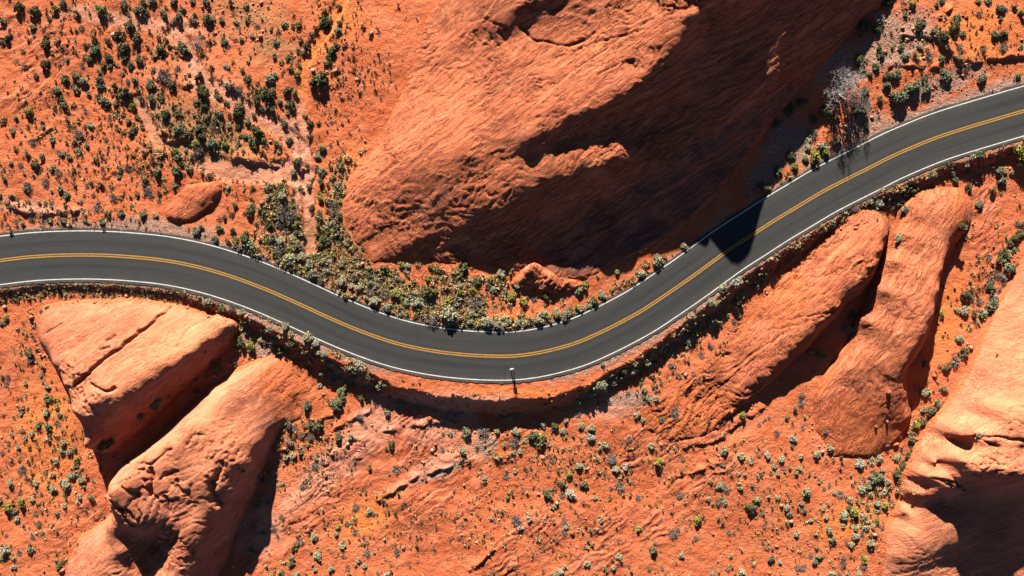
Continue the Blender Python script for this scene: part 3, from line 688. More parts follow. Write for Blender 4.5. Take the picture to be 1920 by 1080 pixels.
road = props(strip('road', -50.5, 51, 0.075, asphalt_material(), wob=2.2), kind='structure')
white = paint_material('white_road_paint', (0.72, 0.71, 0.67), (0.34, 0.32, 0.29))
yellow = paint_material('yellow_road_paint', (0.47, 0.225, 0.022), (0.22, 0.115, 0.03))
for a, b in ((-45.9, -44.2), (44.2, 45.9)): strip('edge_line', a, b, 0.081, white, road, wob=0.15)
for a, b in ((-3.1, -0.9), (0.9, 3.1)): strip('centre_line', a, b, 0.081, yellow, road, wob=0.15)
SHRUBS = """
0 0 6
210 90 60g 390 130 65g 625 105 50y 715 35 45b 585 35 22g 555 215 32g 365 310 38b 490 330 25d 455 290 20t 25 235 40b 80 440 45g 20 470 25g 215 385 18d 380 400 20d 110 330 20d 525 410 30b 515 510 60g 650 475 32b 700 545 35d 595 620 28b 260 575 32t 195 690 25d 280 750 35d 510 740 60g 420 860 35g 760 680 32b 855 580 22b 1135 120 62y 870 150 40g 1390 60 50b 1580 110 70g 1625 40 40g 1720 20 45b 1845 150 45b 1240 170 35t 920 310 35d 1055 440 40g 960 510 32g 1210 460 28g 1340 410 60g 1400 540 70g 1460 300 60g 1550 440 60g 1085 560 60b 1035 610 40b 1015 670 40b 1230 640 50g 1160 730 40g 1235 745 35b 925 740 30d 1115 815 32b 1120 900 45b 1110 970 40b 1170 975 35b 750 895 48b 850 860 45b 955 920 55s 865 1010 42b 640 1030 45b 1405 670 42b 1475 730 45b 1570 685 52b 1810 570 70g 1745 640 35b 1330 630 22g 1530 910 40b 1440 920 28d 1730 790 35b 1850 850 85d 1700 960 60b 1300 950 40g 1400 1040 75g 1560 1020 30b 1870 460 30g 1790 420 30g 1910 520 25b 1000 1060 30b 1860 80 20b 1500 580 25d 1655 520 22g
320 0 6
45 20 45b 240 20 35b 400 25 45b 145 105 30b 90 195 45b 265 165 30b 260 225 38b 435 220 65g 575 235 35b 745 260 30b 860 235 32g 855 75 32b 1105 85 22b 680 25 35g 505 115 14d 970 300 30d 595 395 20b 615 470 48b 650 520 30d 740 450 28d 800 440 32s 925 410 32s 1180 480 35b 1275 280 38s 1440 280 40y 1380 300 32g 1590 380 32b 1730 140 40g 1740 230 75g 1750 290 55g 1890 350 45s 1900 270 35g 1890 70 35g 1455 450 38g 1540 510 50g 1495 585 30s 1430 580 25g 1380 410 20s 155 560 85g 445 460 35g 495 470 28t 440 540 28t 360 615 28y 335 400 35t 1810 580 65g 1800 640 50g 1740 720 32b 1860 500 35g 895 640 22s 875 700 26s 1165 640 32b 705 700 30t 615 740 28s 655 760 28s 810 795 32g 870 880 48g 1125 880 65s 1180 840 32s 1425 840 38y 1450 740 28y 1355 780 28g 1315 660 40g 1250 710 25g 1275 800 22d 1650 920 100g 85 775 45d 460 765 32g 215 730 25d 310 870 50g 215 840 22g 635 960 45w 700 975 35g 770 1000 40d 970 950 22d 1090 1040 85g 940 1030 40g 1305 1020 55g 1400 1040 35y 370 1050 80g 520 1040 30g 20 960 60g 25 640 25d 1210 350 40t 1130 340 25g
0 180 6
335 175 55y 190 245 30b 55 285 38g 145 405 38b 485 345 30b 730 110 45b 700 40 45g 835 90 32t 615 140 25d 965 165 32d 1190 60 55b 1110 20 35b 1310 90 35b 1500 120 50y 1595 20 35b 1705 30 50b 1830 25 38b 1860 225 60g 1765 215 25g 1450 290 35b 1545 250 32g 1600 360 35g 1500 385 48g 1480 420 40g 1250 310 22b 1310 340 25d 1235 260 25d 1290 200 35t 1385 200 30t 835 320 32t 880 280 32t 1030 335 42s 880 430 55d 845 510 32b 975 560 35b 910 630 42b 375 520 48d 590 505 38b 305 645 35g 480 680 32b 670 645 35d 700 660 32b 780 690 37b 1090 710 35g 1195 490 28d 1275 560 22t 130 755 25s 230 780 32d 400 770 48g 450 850 28d 355 760 22s 595 820 38b 650 860 40d 45 830 25d 50 935 30b 75 990 18d 320 1020 50d 300 1050 32b 290 990 22g 515 975 45d 685 1040 40s 835 825 25t 840 1000 28g 980 1010 28d 1140 990 35g 1025 980 20g 1155 815 25d 1340 910 25s 1480 820 35d 1250 1020 26d 1510 665 28y 1620 640 40g 1630 540 28g 1690 590 30g 1800 640 60t 1710 690 40g 1725 740 30g 1650 770 28g 1805 755 25b 1775 870 52b 1850 920 30t 1640 935 32b 1620 850 25t 1640 1040 40d 1860 1050 35t 570 430 18d 1110 850 14d
320 180 6
290 70 35b 365 40 35g 390 120 40g 75 190 38g 265 215 25s 410 245 40b 500 260 38g 570 205 40b 545 20 40g 635 80 38g 40 120 25g 60 380 45b 120 365 45b 205 430 50g 310 370 60g 350 450 50g 490 350 48d 590 330 28g 655 335 32s 780 180 85g 940 210 28g 880 300 42b 770 340 35g 970 410 70g 950 500 75g 1050 500 32y 840 460 32g 460 540 65b 620 550 45y 690 630 30g 740 580 30t 775 540 22g 1020 640 32g 1195 540 45g 1330 510 45b 1215 635 30s 1225 60 35b 1370 90 55g 1280 300 38b 1315 190 32s 1410 320 25d 1100 80 40g 1025 130 25d 1080 140 25s 1150 165 40g 960 40 50g 290 540 45y 310 620 60d 95 690 45b 70 630 60y 180 630 32g 230 690 30t 350 700 28d 80 860 65b 205 820 42b 140 760 35g 370 820 26d 440 890 32g 40 1010 35b 1520 230 28g 1570 310 45g 1670 300 28g 1810 300 25d 1565 460 38g 1715 590 48b 1730 190 18d 1800 550 22d 1655 680 45s 1700 860 55b 1640 800 30b 1420 740 55g 1390 870 40b 1900 720 25b 1800 800 30g 1120 1020 40b 930 1030 25g 650 1030 32s 825 1050 25s 1250 1020 45g 1700 970 45g 1540 780 30g 1600 950 35g 1560 1020 40g 1480 1050 40g 1740 1060 25t
0 300 6
0 390 25b 125 400 28s 110 525 22b 325 470 28d 350 550 25s 455 490 22g 580 520 28s 600 475 20d 470 605 28d 685 575 20g 730 600 22b 735 505 30b 760 395 45b 580 355 17b 255 710 32s 180 690 25d 85 725 22d 25 730 20d 490 700 35d 570 690 28s 725 675 42b 680 755 25t 960 680 25s 995 715 18g 1150 705 38b 950 600 32t 870 595 20t 1000 585 22t 1090 545 42d 1110 475 25s 1285 425 52d 1390 395 25g 1225 600 38g 1375 600 48b 1610 625 45b 1635 565 25t 1755 620 35s 1480 525 28b 1550 395 25g 1470 415 20g 1665 355 40d 1790 380 25g 1860 350 40d 1790 460 30d 910 470 28d 1050 390 25d 950 400 22d 130 815 28g 240 780 22t 1060 775 20t 1700 395 35d 360 660 35d
320 320 6
730 385 35g 900 470 50g 925 410 32g 1070 480 45g 1115 620 45g 1260 285 60s 1190 320 35g 1310 470 110d 1330 600 55g 1420 600 50y 1440 510 30y 1380 390 40y 300 675 52b 345 630 35b 545 640 45b 505 760 45b 635 790 28g 710 660 38g 720 740 25d 835 780 75g 890 840 75b 740 850 30g 605 525 30g 700 490 28g 555 550 25d 1250 800 60s 1220 880 75d 1150 790 45g 1360 880 50y 1440 850 55b 1440 700 45g 1350 1000 80s 1460 980 45s 1250 980 45t 1840 440 55d 1900 520 40g 1680 540 45g 1660 620 35g 1720 770 60g 1870 640 40g 1600 420 40g 1690 310 50y 1780 690 35g 1640 720 30g 1560 1000 50t 1700 1000 50t 1800 1020 40s 1100 960 30t 1020 930 35t
560 440 6
160 440 60s 380 530 45t 500 530 65s 600 590 45s 700 590 50s 720 500 45t 800 530 55s 880 560 50s 820 620 60d 960 670 60d 1090 660 65y 850 750 65s 1010 810 50s 1210 760 50s 1330 770 75s 1160 740 35t 1100 830 40t 1200 860 50t 1450 880 55t 1490 950 75d 1700 900 110s 1690 760 60y 1570 840 45t 1470 640 80g 1400 600 45t 1650 560 70t 1540 450 45t 1550 380 40y 1500 370 40g 1340 330 40t 1220 350 45s 1150 330 40y 1215 420 35s 1090 410 45t 960 390 55g 880 420 45g 800 460 50g 700 420 45t 620 380 45t 540 440 45t 470 420 40t 400 400 45t 300 400 40t 300 290 50s 220 300 40t 130 330 60s 60 250 60s 480 320 40t 380 470 40t 640 480 35t 570 350 30t 1050 540 50t 1180 560 45t 1130 600 45t 1250 650 40t 950 590 40t 1000 600 35t 1850 360 70g 1740 400 45t 1840 470 50g 1820 560 35s 1820 650 45y 1660 460 40t 1840 830 45t 1900 900 40t 230 130 50g 330 70 50g 400 150 30t 450 100 30t 520 200 30t 600 180 28t 560 100 28t 640 130 28t 680 220 30d 700 300 30t 600 260 28t 500 280 30d 350 220 30t 740 260 25t 780 310 25t 720 150 25d
840 480 6
40 150 50t 150 220 55t 120 350 45s 140 420 50s 220 300 50t 310 310 45g 340 280 35g 280 380 50y 350 430 45t 310 510 80d 420 490 25t 470 260 45y 510 380 45s 600 200 60s 590 300 40t 735 145 22s 700 190 30y 780 340 35s 800 410 30t 650 410 30t 725 460 55y 850 520 55y 600 470 28t 970 480 38d 1100 460 45g 1090 540 25t 1150 500 22t 1215 490 22d 1290 495 22d 1470 390 50s 1540 330 38y 1560 290 25s 1050 335 22d 280 640 50s 250 740 45s 450 740 75s 520 700 30t 560 770 55s 620 780 45s 670 730 45s 780 750 45s 865 750 40s 920 720 35t 1010 720 55s 1080 650 50s 1130 680 40y 1230 650 62s 1330 635 52s 1490 600 38s 1580 555 32s 1640 510 52g 1740 440 50s 1390 590 28t 1880 320 40t 1840 380 25y 190 690 35y 1290 255 20s
1080 440 6
440 570 55s 540 530 45t 640 510 45t 720 440 58s 690 400 30t 780 320 45t 905 290 70s 1000 245 30t 1210 125 48s 1080 215 15s 410 620 30g 460 410 32s 240 460 22s 1790 530 70w 1650 590 50s 1640 640 30s 1530 770 58s 1290 910 45s 1300 1000 50s 1330 840 20d 1690 900 38s 1650 950 22s 1830 770 38s 1800 825 22s 1825 900 28s 1770 970 30d
1040 580 6
1790 150 65s 1505 345 58s 1420 240 22s 1250 370 35t 1310 430 40s 1180 440 35s 1240 460 38s 1330 500 28s 1125 430 22s 970 520 30t 1040 600 48s 780 690 45g 890 680 55s 740 740 40g 510 850 75s 590 830 35s 660 805 52s 430 915 45s 400 970 38s 370 1000 20s 310 965 30s 265 1060 40s 1305 630 35d 1395 745 32d 1650 510 35d 1760 430 30d 1890 470 28t 1570 730 25d 1630 800 28d 1680 745 20g 1100 860 25g 1130 800 18g 1190 800 22d 970 850 25g 1000 900 38s 920 950 25s 830 940 22d 1000 1000 25g 1060 1015 38s 1140 1010 35s 1135 925 20g 1180 915 17g 1810 540 22t 1870 545 22t 1765 610 18g 1740 690 18d 1635 935 18d 490 1045 25t 615 1045 25d
360 560 5.333
160 30 50s 320 105 42g 400 90 40d 500 145 45s 690 165 22t 780 205 25t 775 300 35s 930 290 40s 950 270 30s 990 350 30t 830 420 45s 690 410 40s 470 450 60g 590 470 55y 600 390 30t 870 530 48g 980 435 38d 1170 390 60s 1240 445 45s 1135 530 28s 1270 540 30s 1330 550 40s 1400 520 30t 1460 550 35t 1390 650 40s 1185 620 25g 1310 750 38b 1230 570 25d 1160 690 22d 1580 610 38t 1670 670 60s 1640 640 30s 1740 680 25t 1780 780 38d 1540 870 30y 1610 850 38g 1600 820 25s 1490 930 50b 1470 1030 50b 1420 810 28d 1290 870 30s 415 630 35s 265 700 48y 290 510 22t 195 630 35d 130 530 20d 40 920 35d 30 810 30b 1690 1000 35g 1150 1050 40d 430 330 20t
640 680 6
435 270 50s 660 470 50s 825 530 35s 520 570 42b 540 380 30d 1065 570 32s 1235 595 45s 1350 575 30s 1410 780 58b 1600 760 70d 1750 765 32s 1225 790 32s 1145 800 22d 570 905 45g 505 960 25g 105 830 42s 210 600 38d 105 695 25d 275 720 20d 1135 970 28d 1530 930 25s 1830 920 30s 1370 1000 45s 1750 1040 50t 1800 665 18t 790 910 16d 1490 345 22t 320 170 32d 220 390 40g 210 420 30g 690 190 18t 800 220 18t 1080 295 14t
880 720 6
340 355 30b 465 380 42s 565 360 38s 740 435 38s 830 455 45s 860 415 25s 965 475 42g 1085 330 30s 1085 420 28s 1235 235 45s 1310 270 22t 1215 335 38d 1445 235 32t 1575 210 22d 1510 200 15d 1890 340 40s 700 580 65g 800 640 70g 820 590 45y 505 650 55d 615 640 35s 490 770 30s 570 750 32s 530 540 45s 400 530 18t 395 680 32s 325 820 45s 275 800 22t 425 815 20t 745 800 18t 1040 530 38s 1085 600 18y 1250 470 40s 1370 500 45s 1365 600 50w 1310 660 20t 1175 610 18t 1130 720 25t 1190 760 22t 1070 730 18d 910 820 32d 950 870 25d 885 910 15d 1525 690 42s 1470 720 28s 1600 830 60d 1420 820 38t 1470 860 22t 1235 920 45s 1315 940 30t 1755 935 38w 1640 960 50s 515 980 30s 650 970 22d 410 1040 38d 1525 990 22d 1040 970 20t 1125 1010 38y 890 1030 22d 715 1040 15d 170 1060 28s 90 700 22s
1160 740 6
280 40 25g 340 60 38s 415 60 32s 215 210 38g 270 290 30s 285 385 15d 470 290 35g 525 270 25d 630 180 48d 635 250 40d 555 400 25d 760 450 20g 1390 225 45y 1580 340 25d 1650 280 18d 1690 260 18d 1780 430 32d 1895 260 28g 740 320 15t 795 355 14t 880 290 18t 1010 290 22d 365 580 38s 120 500 40d 440 755 55y 635 610 28s 720 730 28d 1185 630 50s 1375 690 50s 1480 750 32s 1165 785 28d 1125 840 14d 1670 690 48w 1575 690 22d 1820 730 38s 1745 810 30s 1855 830 22d 1790 890 30s 1345 890 28s 1415 900 25s 1350 980 38t 1565 920 28s 1715 885 20d 1515 1030 25d 1375 1050 28s 1140 1020 45s 1205 1060 40d 170 1000 18d 575 715 20d 310 650 18d 1890 980 15t 1700 1060 18d
880 900 6
180 25 30g 870 150 60g 1145 145 60w 1300 60 50g 1690 75 60d 1045 170 38d 1045 40 42g 965 90 25d 950 305 35s 600 130 22d 425 190 28y 250 220 18y 1410 200 28s 1400 130 20t 1470 210 18t 1530 225 18t 1460 40 14t 1595 90 22d 525 450 65d 570 535 32w 670 430 42s 1070 460 38d 1085 530 30s 1065 590 35d 780 650 42t 1480 450 35s 980 655 20d 1295 760 20d 285 470 20d 760 390 14d 1690 870 45s 1610 900 22d 1335 940 40s 1070 980 30s 1020 1030 45s 950 1050 40s 1515 975 28s 1620 985 28s 1800 975 25d 215 1060 22s 1900 200 35d 1900 550 35y 1430 1040 22t 630 280 15t 1020 345 22t
1160 900 6
680 170 45d 1010 210 28s 1120 250 40d 1170 190 30t 1200 250 35s 1550 220 38s 1475 300 52g 1615 370 32d 1790 190 30s 1890 300 38s 880 440 52y 800 430 25t 740 450 20t 295 550 17d 610 600 55d 665 560 30d 865 650 28d 835 675 25s 805 750 22t 380 790 50g 410 710 25d 710 840 38s 1260 850 28s 1240 590 28d 1550 420 20t 1640 520 25d 1345 535 15d 1510 910 45t 1410 920 16d 1370 1030 55s 1275 970 25s 1230 1005 25d 1050 1055 28s 1120 1030 20s 490 990 25d 345 1000 25d 1625 710 25d 1665 750 30t 1705 880 45g 1815 925 25w 1505 1030 15d 1570 590 20t
1420 820 6
400 20 45w 490 220 28s 670 190 45s 810 120 45s 775 245 20d 850 245 18d 945 225 28g 365 340 22y 440 400 28y 470 355 30s 500 395 22d 590 410 18d 1155 295 55w 1285 290 32s 1240 255 22s 1290 240 28s 1360 240 45s 1405 370 30s 1200 470 25d 1290 460 65b 1380 450 55b 1320 400 35g 1170 580 50s 1250 555 45s 1275 635 35s 1470 500 32s 1430 605 38s 1570 220 45s 1625 160 22d 1690 210 50g 1640 310 50g 1560 410 55g 1590 490 40g 1580 605 50g 550 610 52s 520 655 25s 690 505 22s 750 580 25d 465 530 18d 860 615 30s 935 645 48d 1050 700 42s 1170 710 25t 1240 740 40t 1340 750 45s 1430 760 45y 1520 740 45t 1350 830 28s 1275 850 25t 1020 800 35g 1085 830 60y 970 880 58s 1190 880 38s 1240 940 40t 1350 920 30y 1225 1010 38s 1300 1010 30s 1100 1020 38s 965 1000 28s 805 1040 48s 495 740 28s 525 815 30g 740 795 32s 770 900 30s 605 935 28s 335 780 32s 365 860 32b 400 770 17d 230 680 30d 60 835 32d 1420 1020 35d 80 990 20d 320 510 14t 1720 30 55g 1730 110 32g 1460 85 25d
1420 920 6
435 490 35s 655 475 38t 845 545 42b 1105 510 45s 1180 480 35d 1060 605 38s 1010 590 25d 1270 590 48s 1360 660 25t 690 740 38b 650 805 40b 670 640 25g 600 740 28d 970 750 28d 960 820 40d 1200 760 42y 1185 850 38d 1140 930 38s 845 930 38s 820 780 25t 860 840 25t 450 870 38d 510 870 35d 395 640 28t 480 660 30t 930 680 18t 920 940 25d 1025 920 20t 1380 780 25t 1120 870 22t
1400 180 6
690 500 40s 680 580 45s 740 430 60d 550 650 22s 840 570 70s 750 680 75y 880 640 50y 660 700 50s 530 790 50y 470 890 50t 385 960 28t 250 1030 38y 1010 510 52b 1330 350 42b 1290 180 70b 990 250 50g 990 360 40d 1330 90 70d 1690 40 95b 1490 40 38g 320 300 60g 480 140 70g 600 60 60g 760 260 50g 880 150 75g 490 660 55g 340 870 60g 170 1030 60g
1600 0 6
660 55 45y 585 170 32b 745 290 60g 780 260 38g 740 380 28b 550 400 28g 890 360 35b 1010 410 75g 1160 200 40b 1120 310 65g 1215 385 38b 1060 530 35b 1190 540 50d 540 540 40b 570 630 52s 310 610 50g 290 530 38g 250 750 45b 110 810 40b 185 830 35b 375 870 55g 370 960 50b 470 840 60b 735 530 32s 830 560 30t 700 630 55t 850 640 50d 980 660 45b 1040 870 65b 1000 820 40b 665 980 85b 820 990 62b 1430 880 58b 1840 850 35y 130 1030 55b 430 530 28y 1000 20 40b 930 60 28b 880 105 22t 1400 25 28b 1505 20 40b 1645 110 55b 1650 215 28b 1800 80 38g 1890 150 48y 1410 160 35d 1580 410 48b 1690 390 50g 1690 530 50d 1880 520 35s 1720 110 25d 1440 300 25g 1035 190 22s 790 890 35g 1200 660 32s 1690 895 15d 1460 540 38d 100 300 90g 250 330 55g 60 680 70g 370 30 60g
1600 240 6
1420 310 60b 1350 330 40s 1270 420 38s 1305 510 38b 1890 280 140y 640 710 75g 710 680 40y 560 750 50g 890 525 45s 820 600 35t 1105 500 45s 1140 590 45b 270 850 75w 280 920 60g 180 830 35s 570 930 60b 1290 670 48g 1390 620 25s 1560 690 38g 1640 490 50b 1700 480 30s 1780 500 28s 1660 600 50b 1640 640 35d 1660 720 28t 1410 870 50b 1285 1005 25d 265 1040 20g 760 555 22t 440 720 28t 320 690 30t 480 640 28t 20 900 45d
1680 400 4.096
500 100 42g 530 185 18s 20 190 38s 910 190 40g 900 280 25b 870 230 30g 830 295 38g 800 360 48g 870 420 50b 855 340 30g 710 345 25d 770 460 30d 725 590 40g 740 650 40d 735 700 55b 535 630 38g 580 660 25d 640 680 30d 460 740 22s 530 750 38s 600 770 25g 670 770 38s 350 770 25y 930 80 25d 970 80 25g 960 150 35g 830 540 25d 800 595 20d 725 520 30d 550 30 22d 830 490 30d 935 395 18d
1440 360 3
1100 900 32g 1050 950 32d 1075 825 25s 1000 990 28g 1130 760 20t 295 915 25y 450 770 28s 470 690 25g 1195 690 20g 1290 920 14d
1440 720 3
985 30 22b 950 110 22b 920 150 28g 870 145 20b 865 215 25g 830 230 28y 885 50 25s 800 370 20g 190 60 18d 185 105 22d 155 140 16g 110 185 14g 45 275 16g 195 245 14d 325 265 14d 1185 290 18b
0 560 6
70 220 38y 25 275 32b 355 180 25b 470 140 25b 530 100 25b 350 620 55g 345 680 45d 90 880 28d 290 950 30s 75 960 32d 465 860 28s 490 930 25s 540 990 35s 370 810 20d 235 620 16g 260 780 16s 525 1070 22s 1180 640 17g 840 890 32t 120 15 20s
0 740 6
530 70 30b 525 20 28s 240 40 22d 240 210 30s 310 155 22s 355 220 20t 195 235 16d 520 215 40s 640 140 35y 675 215 32b 615 50 25y 440 345 38b 540 350 48b 135 450 30s 290 485 28s 355 445 35s 210 590 28s 25 660 24d 715 545 38s 690 630 38s 790 640 35s 845 600 28b 870 725 38y 850 800 32b 470 750 17s 640 755 38s 510 875 28d 605 900 32s 250 840 50d 300 930 35d 130 1000 48s 410 1000 35s 810 910 50s 920 960 42s 905 910 25d 540 1030 25s 610 1060 45s 750 1015 60s 950 1030 25b 65 530 16d 815 485 16y 1750 95 70b 1590 230 50b 1225 540 95g 1130 830 25b 1900 20 25b
0 900 6
225 145 28d 80 180 22t 365 225 32s 480 255 25s 240 240 52y 90 310 55y 165 350 32b 200 430 38s 265 490 25s 400 370 28d 435 490 40d 470 600 28d 640 375 30b 730 290 32s 900 195 32s 465 155 22d 415 130 20d 370 640 32d 335 780 40s 340 740 25g 215 820 35d 150 860 38t 70 800 60s 150 980 32s 10 890 22b 70 625 25d 680 960 45g 710 920 25g 320 965 15t 1045 190 40g 875 720 22g 1075 345 16g 1625 195 20s 0 230 25b
460 740 6
690 140 55b 1010 120 70b 1040 70 40b 1100 40 40g 490 325 42g 550 370 40d 640 450 35d 780 340 65g 850 290 30g 730 470 45d 730 330 40g 1185 345 22d 1290 230 38d 1050 420 28d 1045 490 48g 375 545 32t 305 580 25d 505 545 32s 455 705 40s 545 680 38s 525 765 20s 620 650 35b 660 545 25t 800 720 28s 780 790 45d 870 750 30d 320 870 38s 300 980 38s 415 1000 28s 185 960 35d 140 920 25d 740 910 20s 690 970 32d 640 1030 35d 1400 830 32g 1700 840 50d 1620 900 16d 905 925 17d 1010 710 18d 890 550 22d 1120 650 16t
460 900 6
250 170 38w 265 255 28b 150 285 45y 180 170 35t 105 540 28s 205 600 28b 310 530 45d 410 420 32d 75 790 35b 510 340 20d 770 640 45s 720 700 25t 610 690 40d 550 770 45g 530 870 38b 510 930 40g 430 910 38t 400 1040 38b 1020 610 32b 1040 530 32y 1090 745 42s 820 860 50s 830 800 30s 1235 585 35d 1240 300 45d 1390 340 32s 1435 380 25d 1230 420 30t 1140 490 30d 1185 470 25t 1110 860 25d 1370 700 28d 1370 810 40d 1300 720 18t 1455 805 22s 1700 800 42d 1775 770 18d 1280 900 32s 1230 950 25s 1340 960 32s 1150 985 32d 960 1000 32s 965 940 25t 785 1010 28s 570 1060 40s 1590 1060 40w 1635 960 20d 1850 970 20d 1490 470 18d 935 760 25t 965 800 22t 1770 310 16d 1490 1050 22d
"""
# ---------------------------------------------------------------- plants
def quads_from(cent, ax1, ax2):
    n = len(cent)
    v = np.stack([cent - ax1 - ax2, cent + ax1 - ax2, cent + ax1 + ax2, cent - ax1 + ax2], 1).reshape(-1, 3)
    return v, np.arange(n * 4).reshape(n, 4)

def unit(v): return v / (np.linalg.norm(v, axis=-1, keepdims=True) + 1e-9)

def foliage(seed, clumps, per, leaf, narrow=0.55, height=0.95, spread=0.33, irregular=0.25):
    """a rounded shrub crown of radius 1: clumps of leaf-sized faces"""
    g = np.random.default_rng(seed)
    C = []
    lob = g.uniform(0, 6.28, 3)
    for i in range(clumps):
        a = g.uniform(0, 2 * math.pi); el = math.asin(g.uniform(0.02, 0.98))
        rr = g.uniform(0.45, 0.78) * (1 + irregular * (math.sin(a + lob[0]) + 0.6 * math.sin(2 * a + lob[1]) + 0.5 * math.sin(3 * a + lob[2])))
        c = np.array([math.cos(a) * math.cos(el) * rr, math.sin(a) * math.cos(el) * rr, height * math.sin(el) * 0.72 + 0.12])
        n = int(per * g.uniform(0.7, 1.3)); d = unit(g.normal(size=(n, 3)))
        rad = spread * g.uniform(0.75, 1.2) * g.uniform(0.35, 1.0, (n, 1)) ** 0.5
        p = c + d * rad * np.array([1, 1, 0.85])
        p[:, 2] = np.maximum(p[:, 2], 0.03)
        C.append(np.concatenate([p, d], 1))
    C = np.concatenate(C); p, d = C[:, :3], C[:, 3:]
    out = unit(p * np.array([1, 1, 1.2]) + 0.6 * d + g.normal(size=p.shape) * 0.35)
    side = unit(np.cross(out, g.normal(size=p.shape)))
    nrm = unit(np.cross(side, out) + 0.0)
    s = leaf * g.uniform(0.6, 1.35, (len(p), 1))
    tilt = unit(out + 0.9 * nrm * g.normal(size=(len(p), 1)))
    return quads_from(p, side * s * narrow, tilt * s)

def blades(seed, n, length, width, flat=0.35, height=0.9, base=0.12):
    """narrow stems radiating from the base"""
    g = np.random.default_rng(seed)
    a = g.uniform(0, 2 * math.pi, n); el = np.arcsin(g.uniform(flat, 1.0, n))
    d = np.stack([np.cos(a) * np.cos(el), np.sin(a) * np.cos(el), np.sin(el)], -1)
    L = length * g.uniform(0.55, 1.05, (n, 1))
    st = np.stack([np.cos(a), np.sin(a), a * 0], -1) * base * g.uniform(0, 1, (n, 1))
    mid = st + d * L * 0.5
    mid[:, 2] *= height
    dd = d.copy(); dd[:, 2] *= height
    side = unit(np.cross(dd, g.normal(size=d.shape))) * width * g.uniform(0.6, 1.3, (n, 1))
    return quads_from(mid, side, dd * L * 0.5)

def tube_tree(seed, levels, length, rad, forks, spread, up):
    """bare branching wood: three-sided tapered tubes"""
    g = np.random.default_rng(seed); V_, F_ = [], []
    def seg(a, b, r0, r1):
        d = unit(b - a); s = unit(np.cross(d, [0.3, 0.5, 0.81])); t = np.cross(d, s); o = len(V_)
        for p, r in ((a, r0), (b, r1)):
            for k in range(3):
                w = 2.094 * k; V_.append(p + (s * math.cos(w) + t * math.sin(w)) * r)
        for k in range(3): F_.append((o + k, o + (k + 1) % 3, o + 3 + (k + 1) % 3, o + 3 + k))
    def grow(p, d, L, r, lv):
        for _ in range(2):
            q = p + d * L * 0.5; seg(p, q, r, r * 0.88); p = q; r *= 0.88
            d = unit(d + g.normal(size=3) * 0.18 + np.array([0, 0, up]))
        if lv > 0:
            for _ in range(g.integers(2, forks + 1)):
                grow(p, unit(d + g.normal(size=3) * spread), L * g.uniform(0.6, 0.9), r * 0.8, lv - 1)
    n0 = 8
    for i in range(n0):
        a = 2 * math.pi * (i + g.uniform(-.3, .3)) / n0
        grow(np.array([math.cos(a) * 0.05, math.sin(a) * 0.05, 0]), unit(np.array([math.cos(a), math.sin(a), g.uniform(0.5, 1.3)])), length, rad, levels)
    return np.array(V_), np.array(F_)

def join(*parts):
    vs, fs, o = [], [], 0
    for v, f in parts: vs.append(v); fs.append(f + o); o += len(v)
    return np.concatenate(vs), np.concatenate(fs)

ML = {
 's': leaf_material('sage_leaf', (0.32, 0.295, 0.175), (0.24, 0.225, 0.125), (0.37, 0.32, 0.19)),
 'w': leaf_material('pale_leaf', (0.38, 0.355, 0.26), (0.29, 0.27, 0.19), (0.42, 0.39, 0.30)),
 'b': leaf_material('grey_green_leaf', (0.185, 0.19, 0.10), (0.12, 0.13, 0.068), (0.245, 0.23, 0.13)),
 'g': leaf_material('olive_leaf', (0.125, 0.125, 0.05), (0.075, 0.08, 0.034), (0.17, 0.145, 0.065)),
 'y': leaf_material('yellow_green_leaf', (0.29, 0.26, 0.045), (0.18, 0.175, 0.035), (0.24, 0.25, 0.07)),
 'd': leaf_material('dry_twig', (0.19, 0.15, 0.125), (0.12, 0.095, 0.08), (0.25, 0.19, 0.15)),
 't': leaf_material('dry_grass', (0.52, 0.36, 0.16), (0.38, 0.25, 0.10), (0.45, 0.27, 0.11)),
}
M_WOOD = flat_material('grey_wood', (0.20, 0.155, 0.125), 0.9)
M_PALEWOOD = flat_material('bleached_wood', (0.46, 0.42, 0.38), 0.9)

NAMES = {'s': ('sage_shrub', 'sage-grey', 'shrub'), 'w': ('white_shrub', 'whitish', 'shrub'), 'b': ('grey_green_shrub', 'grey-green', 'shrub'), 'g': ('olive_shrub', 'dark olive', 'shrub'),
         'y': ('yellow_green_shrub', 'yellow-green', 'shrub'), 'd': ('twiggy_shrub', 'brownish twiggy', 'dry shrub'), 't': ('grass_tuft', 'tan dry', 'grass tuft')}
NVAR = 6
def kind_mesh(k, i, big):
    sd = 100 * ord(k) + i + (50 if big else 0)
    q = 1.7 if big else 1.0
    lf = 0.105 if not big else 0.078
    if k in 'sw': v, f = foliage(sd, int(16 * q), int(34 * q), lf, 0.5, 0.9, 0.32 if not big else 0.27)
    elif k == 'b': v, f = foliage(sd, int(15 * q), int(34 * q), lf, 0.6, 0.95, 0.33 if not big else 0.27)
    elif k == 'g': v, f = foliage(sd, int(13 * q), int(32 * q), lf, 0.55, 1.0, 0.34 if not big else 0.26, 0.36)
    elif k == 'y': v, f = foliage(sd, int(14 * q), int(32 * q), lf, 0.5, 1.0, 0.33 if not big else 0.26, 0.32)
    elif k == 'd': v, f = join(blades(sd, int(150 * q), 1.08, 0.022 if not big else 0.015, 0.2, 0.85), foliage(sd + 7, 9, 14, 0.08, 0.4, 0.8, 0.34, 0.35))
    else: v, f = blades(sd, int(110 * q), 1.05, 0.035 if not big else 0.025, 0.3, 0.95)
    return mesh_np(NAMES[k][0], v, f, ML[k])
MESH = {(k, b): [kind_mesh(k, i, b) for i in range(NVAR)] for k in NAMES for b in (False, True)}
